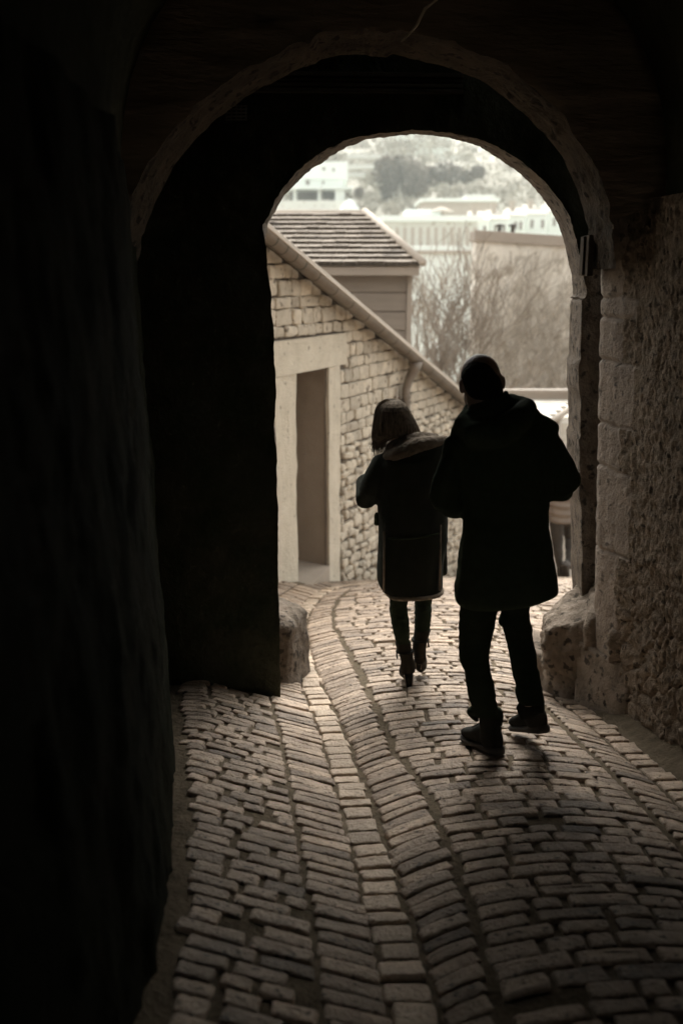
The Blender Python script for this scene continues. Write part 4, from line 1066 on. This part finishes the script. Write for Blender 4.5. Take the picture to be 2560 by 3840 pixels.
WSL, WEL = at(wx_(835), wy_(1190), WY), at(wx_(735), wy_(1420), WY) + Vector((0, .03, 0))
WHL = at(wx_(735), wy_(1215), WY + .2) + Vector((.05, .03, .0))
WSR, WER = at(wx_(1275), wy_(1060), WY), at(wx_(1330), wy_(1330), WY) + Vector((0, .04, 0)); WHR = Vector((WER.x - .13, WY + .24, WER.z + .06))
for S_, E_, H_ in ((WSL, WEL, WHL), (WSR, WER, WHR)): capsule(bm, [S_, E_, H_], [.040, .034, .024], 14)
hand(bm, WHL, (.25, .55, .55), (.7, .1, -.3), .9, .8, 1); hand(bm, WHR, (-.55, .7, .2), (-.4, -.3, .8), .9, .8, -1)
for p, q, r in (((at(bx_(745), by_(1100), WY)), at(bx_(790), by_(1400), WY), 1), (at(bx_(1000), by_(950), WY) + Vector((0, .06, 0)), at(bx_(1010), by_(1200), WY) + Vector((0, .08, 0)), 1)):
    capsule(bm, [p, q, q + Vector((0, .05, -.02))], [.028, .024, .02], 12)
obj('body', fuse(bm, .0065, 3), M['skin_dark'], WOM, sm=True)
# hair: bob falling towards the bowed face, plus loose strands
bm = bmesh.new()
HR_ = [(688,890,950,.03,.03),(695,862,980,.055,.03),(710,838,1003,.075,.028),(732,818,1024,.09,.024),(760,805,1040,.098,.02),(800,797,1062,.10,.015),(850,790,1088,.105,.01),(890,785,1106,.102,.01),(920,781,1118,.098,.012),(938,780,1100,.09,.015),(955,778,1020,.075,.02),(980,778,930,.055,.03),(1005,781,892,.036,.04),(1030,788,866,.024,.045),(1058,800,842,.012,.05)]
loft(bm, rows(WY, [(wy_(y), wx_(a), wx_(b), dp, dy, wy_(y + (0 if y < 900 else -(y-900)*.12))) for y, a, b, dp, dy in HR_]), 30, 2.1)
hair_bm = fuse(bm, .006, 12, lambda c: .004*noise.noise(Vector((c.x*70, c.y*70, c.z*5))) + .002*noise.noise(Vector((c.x*160, c.y*160, c.z*9))))
HAIR = obj('hair', hair_bm, M['blond'], WOM, sm=True)
bm = bmesh.new()
for k in range(1500):
    i = random.choice((0, 0, 1, 1, 2, 3, 5)); e = random.randint(9, len(HR_)-1); t = random.uniform(-1, 1); ph = random.choice((-1, -1, -1, 1))
    t = math.copysign(abs(t)**.75, t); off = random.uniform(1.01, 1.06); w1 = random.uniform(0, 9); pts = []
    for j in range(i, e + 1):
        y, a, b, dp, dy = HR_[j]; l, r = at(wx_(a), wy_(y), WY), at(wx_(b), wy_(y - (0 if y < 900 else (y-900)*.12)), WY)
        tt = max(-1, min(1, t + .05*math.sin(j*.7 + w1)))
        c = (l+r)/2 + Vector((0, dy, 0)); h = (r-l)/2
        pts.append(c + h*tt*off + Vector((0, ph*dp*off*math.sqrt(max(0, 1-tt*tt)), 0)))
    if len(pts) > 2: tube(bm, pts, [.0012] + [.0023]*(len(pts)-2) + [.0005], 3, False)
for k in range(110):                                         # wisps at the tips and at the crown
    if k < 86:
        x = random.uniform(775, 890); y = random.uniform(990, 1040); p = at(wx_(x), wy_(y), WY) + Vector((0, .04 + random.gauss(0, .015), 0)); L_ = random.uniform(.03, .09)
        tube(bm, [p, p + Vector((random.gauss(0, .006), 0, -L_*.5)), p + Vector((random.gauss(.004, .010), random.gauss(0, .006), -L_))], [.0018, .0014, .0005], 3, False)
    else:
        x = random.uniform(850, 1020); p = at(wx_(x), wy_(705 + abs(x-920)*.14), WY) + Vector((0, .03, -.004)); d = random.choice((-1, 1))
        tube(bm, [p, p + Vector((.015*d, 0, random.uniform(.004, .014))), p + Vector((.035*d, 0, random.uniform(-.008, .006)))], [.0013, .0011, .0005], 3, False)
for k in range(16):                                         # thin curls between the lock and the collar
    x0_ = random.uniform(862, 935); y0_ = 985 - (x0_-862)*.25; p = at(wx_(x0_), wy_(y0_), WY) + Vector((0, .02, 0)); e_ = random.choice((-1, 1))
    q_ = at(wx_(x0_ - random.uniform(5, 35)), wy_(y0_ + random.uniform(25, 70)), WY) + Vector((0, .02, 0))
    tube(bm, [p, p.lerp(q_, .4) + Vector((.006*e_, 0, 0)), p.lerp(q_, .75) + Vector((.007*e_, 0, 0)), q_], [.0022, .002, .0016, .0006], 4, False)
obj('loose_strands', bm, M['strand'], HAIR)
bm = bmesh.new()                                            # coat shell
T2 = [(1030,900,1290,.06,.0,985),(1065,862,1318,.085,.0,1005),(1110,838,1330,.105,.0,1040),(1160,815,1332,.12,.0,1090),(1240,800,1330,.13,.01,1180),(1350,805,1326,.135,.01,1300),(1480,815,1324,.135,.01,1450),(1600,819,1327,.14,.0,1580),(1720,817,1330,.145,.0,1710),(1850,811,1300,.15,.0),(1950,807,1290,.155,.0,1945),(2000,808,1289,.155,.0,1995),(2050,826,1289,.152,.0,2040),(2085,855,1286,.148,.0,2065),(2098,880,1278,.144,.0,2078)]
loft(bm, rows(WY, [(wy_(r[0]), wx_(r[1]), wx_(r[2]), r[3], r[4], wy_(r[5] if len(r) > 5 else r[0])) for r in T2]), 34, 2.5)
loft(bm, rows(WY, [(wy_(y), wx_(1180), wx_(x), .05, .09) for y, x in ((1500, 1322), (1600, 1331), (1750, 1334), (1900, 1336), (1985, 1339), (2000, 1335))]), 20, 2.6)
capsule(bm, [at(wx_(838), wy_(1165), WY), at(wx_(800), wy_(1250), WY), at(wx_(752), wy_(1360), WY) + Vector((0, .01, 0)), at(wx_(735), wy_(1425), WY) + Vector((0, .03, 0)), at(wx_(728), wy_(1330), WY) + Vector((0, .13, .0)), WHL + Vector((0, -.02, -.04))], [.062, .064, .062, .063, .058, .048], 18)
capsule(bm, [WSR, WER, WHR], [.062, .062, .046], 18)
obj('coat', fuse(bm, .009, 4, lambda c: .004*noise.noise(Vector((c.x*7, c.y*7, c.z*8))) + .002*noise.noise(Vector((c.x*18, c.y*18, c.z*24)))), M['coat_w'], WOM, sm=True)
bm = bmesh.new()                                            # thick fleece collar lying on the shoulders
cl = [(905,1050,-.01,.022),(880,1085,-.05,.026),(930,1062,-.105,.034),(1010,1022,-.135,.040),(1100,985,-.135,.042),(1190,975,-.105,.036),(1260,972,-.055,.028),(1312,972,.0,.018)]
capsule(bm, [at(wx_(x), wy_(y), WY) + Vector((0, dy, 0)) for x, y, dy, r in cl], [r for *_, r in cl], 16)
cl = [(915,1040,.02,.03),(960,1010,-.05,.04),(1040,975,-.085,.042),(1110,955,-.08,.04),(1180,962,-.04,.034),(1230,970,.02,.028)]
capsule(bm, [at(wx_(x), wy_(y), WY) + Vector((0, dy, 0)) for x, y, dy, r in cl], [r for *_, r in cl], 16)
loft(bm, rows(WY, [(wy_(945), wx_(960), wx_(1120), .075, 0), (wy_(985), wx_(925), wx_(1190), .095, 0, wy_(960)), (wy_(1030), wx_(890), wx_(1265), .108, 0, wy_(975)), (wy_(1068), wx_(862), wx_(1305), .115, 0, wy_(985))]), 26)
obj('collar', fuse(bm, .007, 3, lambda c: .004*noise.noise(c*90) + .003*noise.noise(c*45)), M['fleece'], WOM, sm=True)
bm = bmesh.new()                                            # fleece edge along the hem
hem = []
for k in range(41):
    t = 2*PI*k/40; a, b = at(wx_(866), wy_(2098), WY), at(wx_(1284), wy_(2078), WY); c, h = (a+b)/2, (b-a)/2
    lift = 0.0 if math.cos(t) > -.75 else (-math.cos(t)-.75)*.10
    hem.append(c + h*math.copysign(abs(math.cos(t))**.8, math.cos(t)) + Vector((0, .147*math.copysign(abs(math.sin(t))**.8, math.sin(t)), lift)))
tube(bm, hem, [.0135]*41, 8, False)
obj('hem_trim', fuse(bm, .006, 1, lambda c: .003*noise.noise(c*90)), M['trim'], WOM, sm=True)
for xa, xb, y0_, y1_ in ((858, 852, 1620, 2050), (1262, 1256, 1570, 2040)):
    bm = bmesh.new(); tube(bm, [at(wx_(xa), wy_(y0_), WY) + Vector((0, -.102, 0)), at(wx_((xa+xb)/2), wy_((y0_+y1_)/2), WY) + Vector((0, -.112, 0)), at(wx_(xb), wy_(y1_), WY) + Vector((0, -.116, 0))], .006, 8)
    obj('edge_piping', bm, M['trim'], WOM, sm=True)
bm = bmesh.new()                                            # seam across the back and pocket flap
tube(bm, [at(wx_(x), wy_(y), WY) + Vector((0, -.143, 0)) for x, y in ((880,1655),(960,1660),(1060,1655),(1160,1640),(1250,1620))], .006, 8)
obj('back_seam', bm, M['coat_dark'], WOM, sm=True)
bm = bmesh.new(); capsule(bm, [at(wx_(812), wy_(1535), WY), at(wx_(808), wy_(1590), WY)], [.018, .016], 12)
obj('belt_loop', bm, M['coat_dark'], WOM, sm=True)
bm = bmesh.new()
loft(bm, rows(WY, [(wy_(1900), wx_(880), wx_(1250), .11, .02), (wy_(2060), wx_(885), wx_(1240), .10, .03)]), 24)
for t_ in (WL1, WL2): loft(bm, bl(t_), 22, 2.1)
obj('leggings', fuse(bm, .0065, 2, lambda c: (.004*noise.noise(Vector((c.x*12, c.y*12, c.z*50))) + .0025*noise.noise(Vector((c.x*30, c.y*30, c.z*90))))), M['denim'], WOM, sm=True)
def heeled(tab, heel_top, heel_bot, toe, dy0):
    bm = bmesh.new()
    loft(bm, [(c, a, b) for c, a, b in bl(tab, 1.05)], 22, 2.1)
    a_ = bl([tab[-2]], 1)[0][0]
    R = []
    h0, t0 = Vector(a_), Vector(toe)
    for t, w_, h_ in ((0, .036, .05), (.3, .037, .05), (.55, .040, .042), (.8, .038, .034), (1.0, .018, .02)):
        c = h0.lerp(t0, t) + Vector((0, 0, .03*(t > .3)*(1-t))); R.append((c, Vector((w_, 0, 0)), Vector((0, .01, h_))))
    loft(bm, R, 18, 2.2)
    o = obj('ankle_boot', fuse(bm, .0055, 3), M['suede'], WOM, sm=True)
    bm = bmesh.new(); R = []
    (xl, xr1, yt), (xl2, xr2, yb) = heel_top, heel_bot
    for t in (0, .5, 1):
        p, q = at(bx_(xl + (xl2-xl)*t), by_(yt + (yb-yt)*t), WY), at(bx_(xr1 + (xr2-xr1)*t), by_(yt + (yb-yt)*t), WY)
        R.append(((p+q)/2 + Vector((0, dy0, 0)), (q-p)/2, Vector((0, .030 - .010*t, 0))))
    loft(bm, R, 16, 3); obj('heel', bm, M['boot'], o, sm=True)
    bm = bmesh.new()
    for xa, xb in ((xl, xl2), (xr1, xr2)): tube(bm, [at(bx_(xa), by_(yt+20), WY) + Vector((0, dy0-.021, 0)), at(bx_(xb), by_(yb-10), WY) + Vector((0, dy0-.016, 0))], .0022, 6)
    obj('heel_welt', bm, M['welt'], o)
    bm = bmesh.new(); c, a, b = bl([tab[2]], 1.08, 1.05)[0]
    tube(bm, [c + a*math.cos(2*PI*k/16) + b*math.sin(2*PI*k/16) for k in range(17)], .008, 6, False)
    s_ = c - a*1.03 if tab[0][1] < 800 else c + a*1.03
    tube(bm, [s_, s_ + Vector((0, -.005, -.022)), s_ + Vector((.004, -.005, -.045))], .005, 6)
    obj('strap', bm, M['boot'], o, sm=True)
B1 = [(925,584,850,.0),(1000,600,856,.0),(1080,624,868,.0),(1150,660,886,.0),(1250,680,906,.0),(1330,678,928,.01),(1400,670,932,.015),(1450,668,925,.02)]
B2 = [(775,920,1204,.06),(850,914,1180,.06),(950,894,1146,.06),(1020,891,1132,.06),(1100,888,1122,.065),(1180,908,1124,.07),(1240,922,1116,.075),(1270,935,1100,.08)]
tz = lambda x, y: ground(x, y) + .03
p1 = at(bx_(790), by_(1600), WY); heeled(B1, (730, 890, 1440), (776, 866, 1690), (p1.x - .005, WY + .17, tz(p1.x, WY + .17)), .0)
p2 = at(bx_(1040), by_(1350), WY); heeled(B2, (938, 1082, 1260), (957, 1032, 1490), (p2.x + .015, WY + .27, tz(p2.x, WY + .27)), .10)

# ---------------- youth in the quilted jacket, walking away beyond the right jamb
TY = 12.2
px0 = at(2100, 2190, TY)
YTH = thing('person', 'walker in a quilted banded jacket and brown trousers, half hidden behind the right jamb', 'person', (px0.x, TY, px0.z))
def R3(tab, deep=None): return [ring(TY, a, y, b, y, dp, dy) for y, a, b, dp, dy in tab]
TL1 = [(1940,2056,2114,.11,0),(1985,2060,2112,.10,0),(2040,2067,2109,.075,.0),(2090,2076,2108,.065,.0),(2125,2084,2108,.06,.0),(2150,2090,2110,.055,.0)]
TL2 = [(1940,2104,2158,.11,.05),(1985,2116,2160,.10,.14),(2030,2127,2162,.075,.20),(2065,2125,2156,.065,.12),(2095,2119,2148,.06,.02),(2125,2112,2140,.055,-.08)]
bm = bmesh.new(); hcy = at(2108, 1785, TY) + Vector((0, .04, 0))
head_parts(bm, hcy, (0, .2, 1), (.1, 1, -.2), .94)
capsule(bm, [hcy + Vector((0, -.03, -.06)), at(2108, 1835, TY)], [.045, .055], 14)
loft(bm, R3([(1828,2085,2132,.07,0),(1850,2070,2148,.09,0),(1900,2072,2146,.09,0),(1950,2066,2150,.10,0)]), 22)
loft(bm, [(c, a*.8, b*.8) for c, a, b in R3(TL1)], 16, 2); loft(bm, [(c, a*.8, b*.8) for c, a, b in R3(TL2)], 16, 2)
for e, x in ((-1, 2064), (1, 2152)):
    s_ = at(x, 1850, TY); q = Vector((s_.x + .03*e, TY + .02, s_.z - .24)); h_ = Vector((s_.x + .02*e, TY + .14, s_.z - .42))
    capsule(bm, [s_, q, h_], [.04, .034, .024], 12); hand(bm, h_, (0, .35, -.9), (-e, 0, 0), .85, .4, e)
obj('body', fuse(bm, .008, 3), M['skin_dark'], YTH, sm=True)
bm = bmesh.new(); ball(bm, hcy + Vector((0, -.018, .035)), (.083, .098, .090), 24); obj('hair', bm, M['hair_dark'], YTH, sm=True)
bm = bmesh.new(); R = []
for k in range(25):
    y = 1826 + 132*k/24; pf = .006*abs(math.sin(PI*k/2.0*.75)); f = min(1, k/4)
    a = 2085 - 30*f - (0 if k < 22 else -2); b = 2132 + 25*f
    c, h, d = ring(TY, a, y, b, y, .085 + .045*f + pf, 0); R.append((c, h*(1 + pf*3), d))
loft(bm, R, 30, 2.3)
for e, x in ((-1, 2064), (1, 2152)):
    s_ = at(x, 1848, TY); q = Vector((s_.x + .03*e, TY + .02, s_.z - .24)); h_ = Vector((s_.x + .02*e, TY + .125, s_.z - .39)); capsule(bm, [s_, q, h_], [.062, .055, .045], 16)
obj('jacket', fuse(bm, .012, 2, lambda c: .010*math.sin(c.z*62 + 1.2*math.cos((c.x-px0.x)*9))), M['puffer'], YTH, sm=True)
bm = bmesh.new(); loft(bm, R3([(1915,2062,2152,.11,0),(1950,2058,2156,.11,.02),(1972,2066,2150,.09,.04)]), 22)
loft(bm, R3(TL1), 20, 2.1); loft(bm, R3(TL2), 20, 2.1)
obj('trousers', fuse(bm, .010, 2, lambda c: .006*noise.noise(Vector((c.x*8, c.y*8, c.z*20)))), M['jeans2'], YTH, sm=True)
q = at(2100, 2192, TY)
shoe('shoe', (q.x, TY - .05, q.z + .01), (q.x + .05, TY + .21, q.z - .075), YTH, M['shoe2'], M['sole'], .046, .085, .03, at(2098, 2140, TY))
q = at(2108, 2132, TY - .14)
shoe('shoe', (q.x, TY - .20, q.z + .06), (q.x + .06, TY - .09, q.z - .16), YTH, M['shoe2'], M['sole'], .046, .085, .03, at(2120, 2112, TY) + Vector((0, -.1, 0)))
# ------------------------------------------------------------------ air
bm = bmesh.new(); box(bm, (-705, -65, -18), (705, 1005, 190))
m = bpy.data.materials.new('haze'); m.use_nodes = True; nt = m.node_tree; nt.nodes.remove(nt.nodes['Principled BSDF'])
pv = nt.nodes.new('ShaderNodeVolumePrincipled'); pv.inputs['Color'].default_value = (.93, 1.0, .94, 1); pv.inputs['Density'].default_value = .0004; pv.inputs['Anisotropy'].default_value = .2
nt.links.new(pv.outputs['Volume'], nt.nodes['Material Output'].inputs['Volume'])
kind(obj('haze', bm, m), 'stuff')
# ------------------------------------------------------------------ light, sky, camera
w = bpy.data.worlds.new('World'); sc.world = w; w.use_nodes = True
N, L = w.node_tree.nodes, w.node_tree.links
sky = N.new('ShaderNodeTexSky'); sky.sky_type = 'NISHITA'; sky.sun_disc = False
SUN_EL, SUN_AZ = math.radians(51), math.radians(5)          # azimuth from +Y towards +X
sky.sun_elevation = SUN_EL; sky.sun_rotation = SUN_AZ; sky.dust_density = 4.0; sky.ozone_density = 1.0
hs = N.new('ShaderNodeHueSaturation'); hs.inputs['Saturation'].default_value = .06; hs.inputs['Hue'].default_value = .5
tint = N.new('ShaderNodeMix'); tint.data_type = 'RGBA'; tint.blend_type = 'MULTIPLY'; tint.inputs['Factor'].default_value = 1
tint.inputs['B'].default_value = (.98, .985, .955, 1)
bg = N['Background']; bg.inputs['Strength'].default_value = .15
L.new(sky.outputs['Color'], hs.inputs['Color']); L.new(hs.outputs['Color'], tint.inputs['A']); L.new(tint.outputs['Result'], bg.inputs['Color'])
ld = bpy.data.lights.new('sun', 'SUN'); ld.energy = .55; ld.angle = math.radians(24); ld.color = (1, .985, .955)
lo = bpy.data.objects.new('sun', ld); COL.objects.link(lo)
sd_ = Vector((math.sin(SUN_AZ)*math.cos(SUN_EL), math.cos(SUN_AZ)*math.cos(SUN_EL), math.sin(SUN_EL)))
lo.rotation_euler = sd_.to_track_quat('Z', 'Y').to_euler(); lo.location = (20, 20, 30)
cd = bpy.data.cameras.new('camera'); cam = bpy.data.objects.new('camera', cd); COL.objects.link(cam)
cd.sensor_fit = 'VERTICAL'; cd.sensor_height = 36; cd.sensor_width = 24; cd.lens = 36*FPX/3840
cam.rotation_euler = (PI/2 - PIT, 0, 0); cd.clip_start = .05; cd.clip_end = 6000
cd.dof.use_dof = True; cd.dof.focus_distance = 4.9; cd.dof.aperture_fstop = 1.7
sc.camera = cam
sc.view_settings.view_transform = 'Standard'; sc.view_settings.look = 'None'; sc.view_settings.gamma = 1; sc.view_settings.exposure = 1.74
sc.cycles.use_denoising = True
